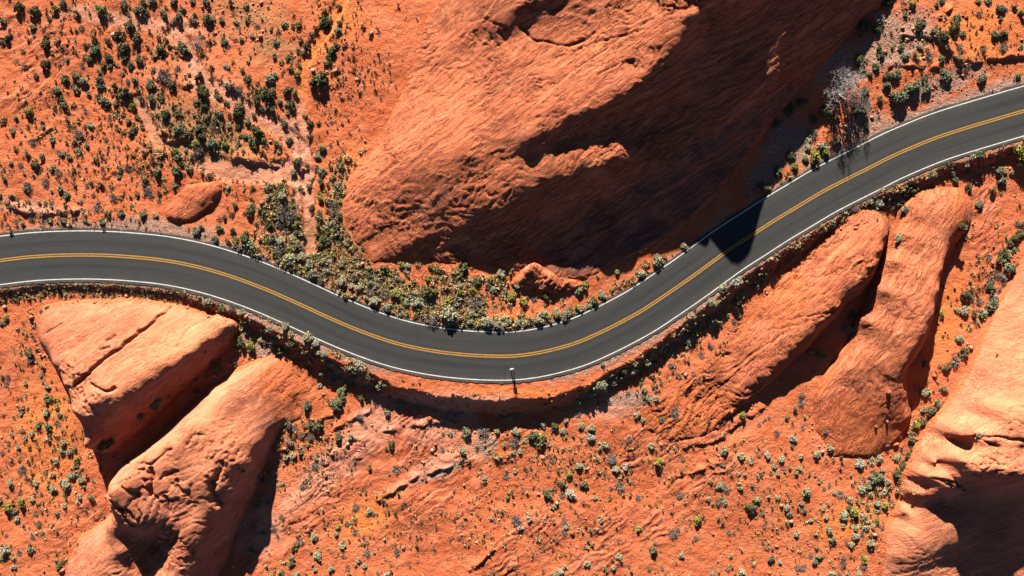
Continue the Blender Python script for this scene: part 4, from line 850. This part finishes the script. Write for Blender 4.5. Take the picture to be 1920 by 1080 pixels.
def stem_mesh(i):
    g = np.random.default_rng(900 + i); a = g.uniform(0, 6.28)
    vs, fs = [], []
    p = np.array([0.05 * math.cos(a), 0.05 * math.sin(a), -0.1]); d = unit(np.array([math.cos(a) * 0.6, math.sin(a) * 0.6, 0.8])); r = 0.055
    for s in range(4):
        if s: d = unit(d + g.normal(size=3) * 0.22)
        for k in range(5): vs.append(p + r * np.array([math.cos(1.2566 * k), math.sin(1.2566 * k), 0]))
        p = p + d * 0.24; r *= 0.72
    for s in range(3):
        for k in range(5): fs.append((5 * s + k, 5 * s + (k + 1) % 5, 5 * s + 5 + (k + 1) % 5, 5 * s + 5 + k))
    return mesh_np('stem', np.array(vs), np.array(fs), M_WOOD)
STEMS = [stem_mesh(i) for i in range(6)]

def parse_shrubs():
    out = []
    L = SHRUBS.strip().split('\n')
    for h, b in zip(L[::2], L[1::2]):
        ox, oy, s = map(float, h.split()); t = b.split()
        for i in range(0, len(t), 3):
            k = t[i + 2][-1]; r = float(t[i + 2][:-1]) / s
            p = (ox + float(t[i]) / s, oy + float(t[i + 1]) / s, r, k)
            if any((p[0] - q[0]) ** 2 + (p[1] - q[1]) ** 2 < (0.55 * max(p[2], q[2])) ** 2 for q in out): continue
            out.append(p)
    return out
shr = parse_shrubs()

# landmarks that labels can point at: (x, y, words)
MARKS = [(60,70,'beside the upper left corner ledges'),(60,230,'on striped ledges at the left edge'),(200,130,'on sand around the upper left slabs'),(200,60,'along the top left pink wash'),(330,60,'on sand near the top, upper left'),
 (300,170,'in the upper left thicket'),(410,150,'by the bare grey bush, upper left'),(470,40,'on brown gravel near the top'),(520,110,'on brown gravel beside the sandy track'),(620,60,'beside the sandy track near the top'),(700,60,'beside the big dome near the top'),
 (610,180,'right of the narrow sandy track'),(690,190,'by the left foot of the big dome'),(500,190,'left of the narrow sandy track'),(450,230,'in the thicket above the pink pan'),(360,260,'in the thicket left of pink pan'),(280,290,'by the winding wash, upper left'),
 (60,300,'on open sand at the left edge'),(140,290,'on open sand, left of the wash'),(220,330,'on open sand above the left bend'),(60,400,'on sand above the road, far left'),(170,410,'on the gravel verge, left bend'),(300,420,'by the low rippled mound'),
 (440,430,'above the road after left bend'),(530,390,'in the strip left of dome foot'),(620,360,'along the left foot of dome'),(560,490,'in the dense verge, upper end'),(640,510,'in the dense verge, upper middle'),(720,550,'in the dense verge, middle'),(800,580,'in the dense verge, lower middle'),(860,600,'in the dense verge, low end'),
 (870,530,'on sand under the dome front'),(960,540,'on sand by the striped lobe'),(960,600,'on the sandy inner road bend'),(1060,590,'on inner verge after the bend'),(1180,530,'on inner verge beside dome shade'),(1280,460,'on inner verge at shade edge'),
 (1450,320,'in dome shade beside the road'),(1520,200,'in shade by the dome foot'),(1530,300,'by the road near shade tip'),(1600,200,'around the bare grey tree'),(1640,40,'in shade near the top'),(1640,130,'on gravel right of the shade'),(1720,50,'on gravel near the top right'),(1720,160,'on gravel above the right road'),(1780,90,'on gravel at upper right'),(1840,40,'on orange sand, top right'),(1870,80,'on orange sand, right edge'),(1840,140,'on verge above the right road'),
 (1870,290,'below the road, right edge'),(1820,330,'on sand below the right road'),(1700,350,'on rubble below the right road'),(1650,390,'above the undercut ridge'),(1560,430,'on rubble beside the ridge top'),(1450,500,'on rubble bank, right straight'),(1350,560,'on rubble bank, right middle'),(1290,640,'on the bank right of bend'),(1200,680,'on bank beside bend shade'),(1130,720,'at right end of bend shade'),
 (1590,610,'in the dark ridge cleft'),(1800,420,'on slab near right edge'),(1870,480,'in the gully, right edge'),(1860,560,'in the gully beside the bluff'),(1800,600,'on orange sand above the bluff'),(1780,690,'in the gully under the slab'),(1730,780,'in the gully by bluff foot'),
 (20,610,'left of the two-lobed outcrop'),(70,680,'at left foot of the outcrop'),(100,780,'along outcrop shade, lower left'),(40,800,'on sand at the left edge, lower'),(130,870,'on sand beside the shade, lower left'),(60,920,'on sand, lower left'),(60,1030,'near the bottom left corner'),(130,1050,'beside the pale rock, bottom left'),(160,920,'beside the cracked ridge shade'),(230,820,'in shade between two outcrops'),(300,760,'in shade under the outcrop'),(400,690,'beside the outcrop shadow tip'),(440,620,'by the outcrop right tip'),
 (390,570,'between the road and outcrop'),(90,545,'below the road, far left'),(500,640,'on the rocky bank, left'),(580,660,'on the shaded bank, left middle'),(660,700,'on the shaded bank, lower left'),(640,760,'under the shaded bank'),(580,780,'on sand below the bank'),(540,840,'on sand right of cracked ridge'),(500,930,'beside the cracked ridge, bottom'),(480,1030,'beside the bottom shade strip'),(600,930,'on the pink slab edge'),(590,1030,'on orange sand, bottom'),(670,1010,'on orange sand patch, bottom'),(700,950,'on upper orange sand patch'),
 (730,770,'below left end of bend shade'),(740,840,'on the pink slab, middle'),(860,790,'below the bend shade'),(850,860,'on grey rubble under bend'),(800,960,'on rippled slab, bottom middle'),(950,790,'below the middle bend shade'),(1010,800,'in the cluster under bend shade'),(950,850,'on sand under the bend'),(1080,790,'below right end of shade'),(1060,870,'on sand, middle bottom'),(960,930,'on pebbly sand, bottom middle'),(1060,930,'around the white bush, bottom'),(1060,1030,'near the bottom edge, middle'),(980,1000,'on pebbly sand near bottom edge'),
 (1150,850,'on sand right of middle'),(1220,780,'on sand under striped slab'),(1220,880,'on cracked sand, right of middle'),(1300,810,'at the striped slab foot'),(1390,800,'on striped slab rubble'),(1430,860,'on open sand, right'),(1360,900,'on open sand by cracked ledge'),(1270,950,'on cracked sand, lower right'),(1190,950,'on sand, lower middle right'),(1160,1040,'near bottom, right of middle'),(1310,1010,'on sand near bottom, right'),(1380,1050,'at bottom edge, right'),
 (1480,740,'by the long ridge foot'),(1500,820,'on sand below the slab'),(1430,930,'on open sand, lower right'),(1470,1000,'on rubbly sand, lower right'),(1530,870,'on sand left of the bluff'),(1560,950,'on sand before the bluff'),(1630,870,'in the thicket by bluff'),(1630,930,'in lower thicket by bluff'),(1680,880,'against the bluff foot'),(1610,1000,'in thicket below the bluff'),(1550,1040,'on sand near bottom, far right'),(1640,1060,'beside the bluff, bottom')]
ORD = ['', 'second', 'third', 'fourth', 'fifth', 'sixth', 'seventh', 'eighth', 'ninth', 'tenth', 'eleventh', 'twelfth']

items = []
for (px, py, r, k) in shr:
    mk = min(range(len(MARKS)), key=lambda i: (MARKS[i][0] - px) ** 2 + ((MARKS[i][1] - py) * 1.2) ** 2)
    items.append(dict(px=px, py=py, r=r, k=k, mk=mk))
# the smallest beyond 290 of one kind go into the scattered ground cover
spare = []
for k in NAMES:
    same = sorted([i for i in items if i['k'] == k], key=lambda i: -i['r'])
    for it in same[290:]: it['spare'] = True; spare.append(it)
items = [i for i in items if not i.get('spare')]
def size_word(r): return 'tiny' if r < 3.9 else 'small' if r < 5.7 else 'medium' if r < 8.5 else 'large' if r < 12.5 else 'huge'
cells = {}
for it in items: cells.setdefault((it['mk'], it['k'], size_word(it['r'])), []).append(it)
for (mk, k, sz), lst in cells.items():
    lst.sort(key=lambda i: i['px'])
    noun = 'tuft' if k == 't' else 'shrub'
    for n, it in enumerate(lst):
        o = '' if len(lst) == 1 else ', leftmost of %d alike,' % len(lst) if n == 0 else ', rightmost of %d alike,' % len(lst) if n == len(lst) - 1 else ', %s from left,' % ORD[min(n, 11)]
        it['label'] = '%s %s %s%s %s' % (sz, NAMES[k][1], noun, o, MARKS[mk][2])
for it in items:
    x, y, z, g = place(it['px'], it['py'])
    r = it['r'] / PPM * (H - z) / H * 1.12
    k = it['k']; big = it['r'] >= 7.5
    name = NAMES[k][0]
    me = R.choice(MESH[(k, big)])
    hs = R.uniform(0.85, 1.1) * {'t': 0.85, 'd': 0.72, 's': 0.78, 'w': 0.78, 'b': 0.78, 'g': 0.8, 'y': 0.85}[k]
    if big and k not in 't':
        o = bpy.data.objects.new(name, None); COL.link(o); o.empty_display_size = 0.2
        fo = link('foliage' if k != 'd' else 'twigs', me, o)
        for q in range(2): link('stem', R.choice(STEMS), o).rotation_euler.z = R.uniform(0, 6.28)
    else:
        o = link(name, me)
    o.location = (x, y, z - 0.03 * r)
    o.rotation_euler = (0, 0, R.uniform(0, 6.28))
    e_ = R.uniform(0.86, 1.16)
    o.scale = (r * e_, r / e_, r * hs)
    props(o, it['label'], NAMES[k][2], 'desert shrubs' if k != 't' else 'dry grass tufts')

# ---------------------------------------------------------------- bare trees
def bare_tree(px, py, r, label, seed, mat, levels=4, up=0.06, h=1.0):
    x, y, z, g = place(px, py)
    o = bpy.data.objects.new('bare_tree', None); COL.link(o); o.location = (x, y, z)
    v, f = tube_tree(seed, levels, 0.36, 0.035, 4, 0.55, up)
    v = v * (r / PPM) * np.array([1, 1, h])
    v0, f0 = tube_tree(seed + 1, 0, 0.30, 0.055, 2, 0.3, 0.1)
    link('crown', mesh_np('crown', v, f, mat), o)
    link('trunk', mesh_np('trunk', v0 * (r / PPM), f0, mat), o)
    props(o, label, 'bare tree', 'leafless bushes and trees')
bare_tree(1572, 172, 42, 'big leafless grey tree between the dome shade and the road', 5, flat_material('tree_bark', (0.40, 0.36, 0.33), 0.9), 5, 0.10, 1.25)
bare_tree(1600, 205, 30, 'lower leafless brown tree spreading beside the big grey one', 15, M_WOOD, 4, 0.08, 1.1)
bare_tree(370, 84, 16, 'small bleached bare bush growing out of the big dark shrub', 25, flat_material('grey_twig', (0.36, 0.33, 0.31), 0.9), 4)
bare_tree(1644, 36, 14, 'white dead branching bush in the dome shade near the top', 35, M_PALEWOOD, 3)
bare_tree(107, 791, 13, 'dead grey branches lying between green shrubs beside the outcrop shade', 45, M_WOOD, 3, -0.05, 0.6)
bare_tree(1693, 2, 9, 'small white dead bush at the top edge beside the shade', 55, M_PALEWOOD, 3)

# ---------------------------------------------------------------- boulders
def boulder_mesh(seed, n=3):
    bm = bmesh.new(); bmesh.ops.create_icosphere(bm, subdivisions=n, radius=1.0)
    g = random.Random(seed)
    pl = [(Vector((g.uniform(-1, 1), g.uniform(-1, 1), g.uniform(-0.5, 1))).normalized(), g.uniform(0.55, 0.88)) for _ in range(11)]
    sc = Vector((g.uniform(0.85, 1.25), g.uniform(0.7, 1.0), g.uniform(0.55, 0.85)))
    for v in bm.verts:
        for nrm, d in pl:
            e = v.co.dot(nrm) - d
            if e > 0: v.co -= nrm * e * 0.92
        v.co = Vector((v.co.x * sc.x, v.co.y * sc.y, v.co.z * sc.z))
    me = bpy.data.meshes.new('boulder'); bm.to_mesh(me); bm.free()
    return me
M_BOULD = rock_material('boulder_sandstone', 0.3, 10)
BM = [boulder_mesh(s, 2) for s in range(8)]
for m_ in BM: m_.materials.append(M_BOULD)
BOULD = [(1073,1000,6,'round orange boulder, largest stone on the lower sand'),(1029,738,3.5,'ring-shadowed stone on the sandy shoulder inside the bend'),(815,842,3,'small stone on the grey rubble slab below the bend'),(870,745,5,'pale stone at the shoulder rim, left half of the bend shade'),
 (848,738,4,'stone at the shoulder rim just left of the pale one'),(1043,763,4,'white stone fallen in the bend shade, right half'),(1023,758,6,'orange slab lump breaking the bend shade'),(1033,752,5,'smaller orange lump beside the slab in the bend shade'),
 (806,784,6,'orange lump at the lower edge of the bend shade'),(1720,823,7,'upper boulder in the rubble at the bluff foot'),(1680,832,6,'boulder left of the rubble pile at the bluff foot'),(1690,838,4,'low boulder between the rubble blocks by the bluff'),(1700,812,5,'top stone of the rubble pile by the bluff'),
 (1663,790,5,'tilted stone perched on the slab above the lower sand'),(1642,800,4,'dark-shadowed stone on the striped slab foot'),(1665,735,7,'block standing on the cliff rim of the pale slab'),(1735,683,9,'big block fallen in the shade under the slab cliff'),(1752,705,6,'pale block at the end of the slab shade'),(1756,699,4,'smaller pale block touching the shade end'),
 (1778,555,3,'stone casting a long shadow on orange sand by the slab'),(1790,540,4,'flat pale stone on the orange sand below the slab'),(1772,622,3,'white pebble-like stone on orange sand by the shade'),(1372,772,5,'red block on the striped slab rubble'),(1312,778,4,'red angular block at the left end of the striped slab'),
 (1345,800,4,'small ledge block under the striped slab'),(1508,780,3.5,'white stone on open sand under the ridge'),(611,894,4,'lone stone on the grey pink slab edge'),(1811,33,5,'dark red block on the orange sand, top right'),(1805,30,3,'small block touching the dark red one, top right'),
 (137,568,2.5,'white pebble on top of the two-lobed outcrop'),(66,605,4,'loose stone left of the two-lobed outcrop'),(520,607,3,'red stone on the gravel shoulder, left straight'),(505,598,3,'second red stone nearer the left end of that shoulder'),(1180,684,3,'white stone on the dark bank right of the bend'),(1237,640,3,'pale stone on the red bank rubble, right'),
 (1700,920,5,'stone wedged in the bluff foot crack'),(1694,928,4,'smaller stone under the wedged one at the bluff foot'),(442,612,4,'pale stone at the outcrop right tip'),(433,621,3,'pale stone just below the tip stone'),(1660,98,4,'pale stone on the gravel right of the shade'),(1700,17,4,'white stone at the shade edge near the top')]
for i, (px, py, r, lab) in enumerate(BOULD):
    x, y, z, g = place(px, py)
    o = link('boulder', BM[i % len(BM)]); rr = r / PPM
    o.location = (x, y, z + 0.18 * rr); o.scale = (rr, rr, rr); o.rotation_euler = (R.uniform(-.3, .3), R.uniform(-.3, .3), R.uniform(0, 6.28))
    props(o, lab, 'boulder', 'loose boulders')

# ---------------------------------------------------------------- uncountable ground cover: rubble, weeds
ICO = bmesh.new(); bmesh.ops.create_icosphere(ICO, subdivisions=1, radius=1.0)
ICO_V = np.array([v.co[:] for v in ICO.verts]); ICO_F = np.array([[v.index for v in f.verts] for f in ICO.faces]); ICO.free()
def density_pick(n, wfun, seed):
    g = np.random.default_rng(seed); out = []
    while len(out) < n:
        px = g.uniform(-250, 2170, 4000); py = g.uniform(-250, 1330, 4000)
        w = wfun(px, py); ok = g.uniform(0, 1, 4000) < w
        out += list(zip(px[ok], py[ok]))
    return out[:n]
def in_rock(px, py):
    m = np.zeros(px.shape, bool)
    for w_, wd_ in zip(WASH, (11, 8, 8, 13)): m |= segdist(px, py, w_) < wd_
    m |= inpoly(px, py, [(385,292),(420,300),(500,310),(545,318),(520,335),(450,338),(400,322)])
    for rk in ROCKS: m |= inpoly(px, py, rk['outline'])
    return m
def blobs(px, py, L):
    w = np.zeros(px.shape)
    for (cx, cy, rx, ry, a, s) in L:
        t = math.radians(a); dx, dy = px - cx, py - cy
        u = (dx * math.cos(t) + dy * math.sin(t)) / rx; v = (-dx * math.sin(t) + dy * math.cos(t)) / ry
        w = np.maximum(w, s * np.clip(1.2 - np.hypot(u, v), 0, 1))
    return w
def rubble_w(px, py):
    d = road_d(px, py); e = np.interp(px, EDGE_X, EDGE_D)
    bank = np.where((d > e - 3) & (d < e + 38) & (px > 420), 1.0, 0) * np.interp(px, [420, 480, 640, 700, 1020, 1060, 1400, 1700, 1920], [0.5, 1, 0.8, 0.25, 0.3, 0.9, 1, 0.9, 0.5])
    w = blobs(px, py, [(1690,75,90,65,-35,.9),(1760,160,120,32,-20,.8),(1620,240,60,40,-30,.6),(470,40,110,60,10,.55),(820,790,120,30,10,.7),(800,860,70,40,-20,.5),(1060,870,200,60,0,.14),(1340,790,60,20,-20,.5),(1690,820,40,30,0,.8),(880,740,130,14,0,.3),(580,850,90,70,-40,.35),(1000,980,220,80,0,.14),(1290,930,200,60,0,.12),(1450,1000,80,60,0,.2),(620,130,60,100,0,.3),(560,130,60,80,0,.3)])
    for rk in ROCKS[3:]:
        ol = rk['outline'] + rk['outline'][:1]; dd = segdist(px, py, ol)
        w = np.maximum(w, 0.8 * (dd < 16) * smooth01(0.4 + 1.5 * gnoise(px / 40, py / 40, 401)))
    return np.maximum(np.maximum(w, bank), 0.02) * (np.abs(d) > 54) * (~in_rock(px, py) | (d > 0) & (d < 90))
vs, fs, o_ = [], [], 0
g_ = np.random.default_rng(5)
for px, py in density_pick(12500, rubble_w, 71):
    gz_ = gz(px, py); r = 0.055 * (1 + g_.pareto(2.6)); r = min(r, 0.42)
    v = ICO_V * (r * g_.uniform(0.6, 1.25, (1, 3))) * (1 + g_.uniform(-0.22, 0.22, (len(ICO_V), 1)))
    a = g_.uniform(0, 6.28); c, s = math.cos(a), math.sin(a)
    v = np.stack([v[:, 0] * c - v[:, 1] * s, v[:, 0] * s + v[:, 1] * c, v[:, 2] * 0.75], -1) + np.array([wx(px), wy(py), gz_ + r * 0.2])
    vs.append(v); fs.append(ICO_F + o_); o_ += len(v)
mr = NT('rubble_stone', 0.95, 0.05)
geo = mr.n('ShaderNodeNewGeometry')
mc = mr.mix(geo.outputs['Random Per Island'], (0.36, 0.10, 0.045), (0.52, 0.27, 0.17))
props(link('rubble', mesh_np('rubble', np.concatenate(vs), np.concatenate(fs), mr.done(mc))), kind='stuff')

def weed_w(px, py):
    d = road_d(px, py)
    w = blobs(px, py, [(380,250,220,120,15,.8),(640,440,60,90,0,1.0),(700,520,200,36,25,1.0),(540,420,60,110,0,.9),(640,350,40,90,15,.9),(870,560,120,40,5,.8),(220,240,220,140,0,.5),(200,300,200,60,0,.55),(120,410,200,40,0,.6),(250,60,260,80,0,.35),(640,120,90,150,0,.5),(150,80,170,80,0,.3),
        (1060,880,230,80,0,.4),(1300,900,260,120,0,.25),(1000,990,260,90,0,.3),(1500,960,180,110,0,.3),(1650,960,60,90,0,.9),(560,850,90,110,-20,.5),(700,1000,200,80,0,.3),(80,860,100,220,0,.4),(1800,80,140,70,0,.3),(1290,660,150,30,-38,.5),(1860,520,40,110,20,.7),(1740,780,30,90,30,.6),(60,640,60,60,0,.4),(1380,640,80,50,-40,.2)])
    verge = np.where((d > 52) & (d < 80) & (px < 420), 1.0, 0) + np.where((d < -50) & (d > -66) & (px > 430) & (px < 1250), 0.7, 0) + np.where((d > 52) & (d < 72) & (px > 1450), 0.8, 0) + np.where((d < -52) & (d > -64) & (px < 200), 0.5, 0)
    w = np.maximum(w, 0.12 * ((px < 0) | (px > 1920) | (py < 0) | (py > 1080)))
    return np.clip(np.maximum(np.maximum(w, verge), 0.03), 0, 1) * (np.abs(d) > 50) * ~in_rock(px, py)
WV = [blades(700 + i, 26, 1.0, 0.07, 0.3, 1.0) for i in range(6)] + [foliage(750 + i, 5, 9, 0.22, 0.5, 0.9, 0.35) for i in range(4)]
vs, fs, mi, o_ = [], [], [], 0
pts = density_pick(14500, weed_w, 72)
for px, py in pts:
    r = g_.uniform(0.12, 0.42) if g_.random() < 0.5 else g_.uniform(0.08, 0.2); i = g_.integers(len(WV)); v, f = WV[i]
    a = g_.uniform(0, 6.28); c, s = math.cos(a), math.sin(a)
    v2 = np.stack([v[:, 0] * c - v[:, 1] * s, v[:, 0] * s + v[:, 1] * c, v[:, 2]], -1) * r + np.array([wx(px), wy(py), gz(px, py)])
    vs.append(v2); fs.append(f + o_); o_ += len(v2)
    mi += [int(g_.choice([0, 0, 1, 2] if i < 6 else [2, 2, 3]))] * len(f)
for it in spare:
    x, y, z, g = place(it['px'], it['py']); v, f = foliage(R.randrange(9999), 9, 20, 0.14, 0.5)
    vs.append(v * it['r'] / PPM + np.array([x, y, z])); fs.append(f + o_); o_ += len(v); mi += [3] * len(f)
me = mesh_np('weeds', np.concatenate(vs), np.concatenate(fs))
for m_ in (ML['t'], ML['d'], ML['g'], ML['s']): me.materials.append(m_)
me.polygons.foreach_set('material_index', np.array(mi, dtype=np.int32))
props(link('weeds', me), kind='stuff')

# dense dry brush along the inside of the bend, the strip beside the dome and the lower left verge
def brush_w(px, py):
    d = road_d(px, py)
    w = ((d < -51) & (d > -51 - np.interp(px, [430, 520, 620, 740, 860, 960, 1100], [18, 40, 62, 70, 55, 26, 14])) & (px > 440) & (px < 1110)) * np.interp(px, [430, 560, 900, 1000, 1110], [0.5, 1, 1, 0.6, 0.4])
    w = np.maximum(w, blobs(px, py, [(640,430,40,70,-10,.8),(520,400,45,90,-12,.8),(650,330,26,60,20,.7),(870,530,110,40,5,.35)]))
    w = np.maximum(w, 0.75 * ((d > 53) & (d < 78) & (px > 20) & (px < 400)))
    w = np.maximum(w, 0.4 * ((d > np.interp(px, EDGE_X, EDGE_D) + 2) & (d < np.interp(px, EDGE_X, EDGE_D) + 34) & (((px > 430) & (px < 720)) | ((px > 1080) & (px < 1700)))))
    n_ = 0.5 + 1.1 * fbm(px / 34, py / 34, 2, 301)
    return w * np.clip(n_, 0.12, 1) * ~in_rock(px, py)
BV = [blades(800 + i, 34, 1.0, 0.055, 0.3, 1.0) for i in range(4)] + [foliage(850 + i, 8, 13, 0.17, 0.5, 0.9, 0.36) for i in range(5)]
vs, fs, mi, o_ = [], [], [], 0
for px, py in density_pick(1500, brush_w, 73):
    left = px < 420 and py > 500
    r = g_.uniform(0.14, 0.30) if left else g_.uniform(0.22, 0.62); i = g_.integers(4 if left else len(BV)); v, f = BV[i]
    a = g_.uniform(0, 6.28); c, s = math.cos(a), math.sin(a)
    v2 = np.stack([v[:, 0] * c - v[:, 1] * s, v[:, 0] * s + v[:, 1] * c, v[:, 2] * 0.9], -1) * r + np.array([wx(px), wy(py), gz(px, py)])
    vs.append(v2); fs.append(f + o_); o_ += len(v2)
    mi += [int(g_.choice([0, 0, 0, 1] if i < 4 else [1, 2, 2, 0, 4, 0]))] * len(f)
me = mesh_np('undergrowth', np.concatenate(vs), np.concatenate(fs))
for m_ in (ML['t'], ML['d'], ML['s'], ML['g'], ML['y']): me.materials.append(m_)
me.polygons.foreach_set('material_index', np.array(mi, dtype=np.int32))
props(link('undergrowth', me), kind='stuff')

# ---------------------------------------------------------------- the person on the road
def skin_mesh(name, chains, mat, sub=2):
    """chains: list of (points, radii, parent index or None); one continuous skinned surface"""
    me = bpy.data.meshes.new(name); bm = bmesh.new()
    sl = bm.verts.layers.skin.verify(); allv = []
    for pts, rad, par in chains:
        prev = None if par is None else allv[par]
        for p, r in zip(pts, rad):
            v = bm.verts.new(p); rr = r if isinstance(r, tuple) else (r, r); v[sl].radius = rr
            v[sl].use_root = (len(allv) == 0)
            allv.append(v)
            if prev is not None: bm.edges.new((prev, v))
            prev = v
    bm.to_mesh(me); bm.free(); me.materials.append(mat)
    o = bpy.data.objects.new(name, me); COL.link(o)
    o.modifiers.new('skin', 'SKIN').use_smooth_shade = True
    if sub:
        s = o.modifiers.new('sub', 'SUBSURF'); s.levels = sub; s.render_levels = sub
    dg = bpy.context.evaluated_depsgraph_get()
    m2 = bpy.data.meshes.new_from_object(o.evaluated_get(dg)); m2.name = name
    bpy.data.objects.remove(o); bpy.data.meshes.remove(me)
    for p in m2.polygons: p.use_smooth = True
    return m2

def build_person():
    # local frame: facing -Y (towards the bottom of the photo), feet at z = 0
    skin = flat_material('skin', (0.52, 0.30, 0.21), 0.55, 0.3, 0.1)
    shirt = flat_material('white_cotton', (0.82, 0.81, 0.79), 0.9, 0.1, 0.1)
    trou = flat_material('dark_trousers', (0.035, 0.033, 0.04), 0.9, 0.1)
    hairm = flat_material('dark_hair', (0.02, 0.014, 0.010), 0.6, 0.3)
    shoe = flat_material('dark_shoe', (0.05, 0.045, 0.045), 0.7, 0.2)
    hx = 0.19                                                   # feet set apart
    ch = [([(0,0,0.96),(0,0,1.06),(0,0.005,1.20),(0,0.01,1.34),(0,0.01,1.44),(0,-0.005,1.505),(0,-0.02,1.575),(0,-0.025,1.66),(0,-0.02,1.725)],
           [(0.15,0.11),(0.135,0.10),(0.15,0.11),(0.165,0.11),(0.10,0.08),0.056,(0.074,0.090),(0.086,0.102),(0.062,0.075)], None)]
    def limb(pts, rad, par): ch.append((pts, rad, par))
    for s in (-1, 1):
        limb([(s*0.10,0,0.90),(s*0.145,-0.01,0.50),(s*0.17,0.01,0.28),(s*hx,0.02,0.085),(s*(hx+0.01),-0.08,0.04),(s*(hx+0.02),-0.15,0.03)], [0.088,0.060,0.056,0.040,0.040,0.030], 0)
    wrist = {}
    for s in (-1, 1):
        n0 = sum(len(c[0]) for c in ch)
        limb([(s*0.17,0.01,1.41),(s*0.235,0.03,1.27),(s*0.265,0.035,1.13),(s*0.19,-0.14,1.10),(s*0.105,-0.255,1.11),(s*0.085,-0.30,1.115)], [0.060,0.046,0.040,0.036,0.026,(0.040,0.018)], 3)
        pi = n0 + 5
        for k in range(4):                                      # four fingers curling round what is held in front
            off = (-0.027 + 0.018 * k); L = [0.85, 1.0, 0.95, 0.75][k]
            b = Vector((s*0.078, -0.335, 1.115 + off))
            limb([b, b + Vector((-s*0.020*L,-0.032*L,0.0)), b + Vector((-s*0.048*L,-0.034*L,-0.002)), b + Vector((-s*0.064*L,-0.014*L,-0.004))], [0.0095,0.009,0.0085,0.007], pi)
        tb = Vector((s*0.085,-0.285,1.145))
        limb([tb, tb + Vector((-s*0.022,-0.024,0.014)), tb + Vector((-s*0.044,-0.036,0.006))], [0.011,0.010,0.008], pi)
    root = bpy.data.objects.new('person', None); COL.link(root)
    body = link('body', skin_mesh('body', ch, skin), root)
    # face: nose, ears, eyes, mouth modelled on the head
    bm = bmesh.new()
    def ell(c, r):
        m = bmesh.ops.create_uvsphere(bm, u_segments=10, v_segments=8, radius=1.0)
        for v in m['verts']: v.co = Vector((v.co.x * r[0] + c[0], v.co.y * r[1] + c[1], v.co.z * r[2] + c[2]))
    ell((0,-0.118,1.635),(0.014,0.018,0.022))
    for s in (-1, 1): ell((s*0.079,-0.015,1.635),(0.010,0.020,0.030))
    m_ = bpy.data.meshes.new('face'); bm.to_mesh(m_); bm.free(); m_.materials.append(skin); link('face', m_, root)
    for s in (-1, 1):
        bm = bmesh.new(); bmesh.ops.create_uvsphere(bm, u_segments=8, v_segments=6, radius=0.011)
        m_ = bpy.data.meshes.new('eye'); bm.to_mesh(m_); bm.free(); m_.materials.append(hairm)
        link('eye', m_, root).location = (s*0.031,-0.103,1.658)
    bm = bmesh.new(); bmesh.ops.create_uvsphere(bm, u_segments=10, v_segments=6, radius=1.0)
    for v in bm.verts: v.co = Vector((v.co.x*0.024, v.co.y*0.008-0.102, v.co.z*0.006+1.592))
    m_ = bpy.data.meshes.new('mouth'); bm.to_mesh(m_); bm.free(); m_.materials.append(flat_material('lip', (0.35,0.14,0.12))); link('mouth', m_, root)
    # hair cap
    bm = bmesh.new(); bmesh.ops.create_uvsphere(bm, u_segments=20, v_segments=14, radius=1.0)
    for v in list(bm.verts):
        if v.co.z < -0.05 - 0.55 * max(0, v.co.y) or (v.co.y < -0.55 and v.co.z < 0.45): bm.verts.remove(v)
    for v in bm.verts: v.co = Vector((v.co.x*0.104, v.co.y*0.120-0.010, v.co.z*0.105+1.672))
    m_ = bpy.data.meshes.new('hair'); bm.to_mesh(m_); bm.free(); m_.materials.append(hairm)
    for p in m_.polygons: p.use_smooth = True
    link('hair', m_, root)
    top = [([(0,0,0.87),(0,0,0.95),(0,0,1.06),(0,0.005,1.20),(0,0.01,1.34),(0,0.01,1.43),(0,0.0,1.475)], [(0.172,0.135),(0.172,0.135),(0.155,0.12),(0.170,0.128),(0.185,0.128),(0.125,0.10),(0.068,0.068)], None)]
    for s in (-1, 1): top.append(([(s*0.175,0.01,1.41),(s*0.24,0.03,1.27),(s*0.272,0.04,1.135),(s*0.22,-0.09,1.105)], [0.078,0.062,0.056,0.052], 4))
    link('shirt', skin_mesh('shirt', top, shirt), root)
    low = [([(0,0,1.03),(0,0,0.90)], [(0.165,0.125),(0.15,0.12)], None)]
    for s in (-1, 1): low.append(([(s*0.105,0,0.84),(s*0.145,-0.01,0.50),(s*0.17,0.01,0.28),(s*hx,0.02,0.10)], [0.102,0.074,0.070,0.064], 1))
    link('trousers', skin_mesh('trousers', low, trou), root)
    for s in (-1, 1):
        link('shoe', skin_mesh('shoe', [([(s*hx,0.05,0.055),(s*(hx+0.005),-0.05,0.045),(s*(hx+0.02),-0.16,0.035)], [(0.048,0.055),(0.050,0.045),(0.042,0.033)], None)], shoe, 1), root)
    root.location = (wx(959.5), wy(690.5), 0.078)
    root.rotation_euler = (0, 0, math.radians(18)); root.scale = (1.06,) * 3
    props(root, 'person in white shirt and dark trousers standing alone on the road bend', 'person')
build_person()
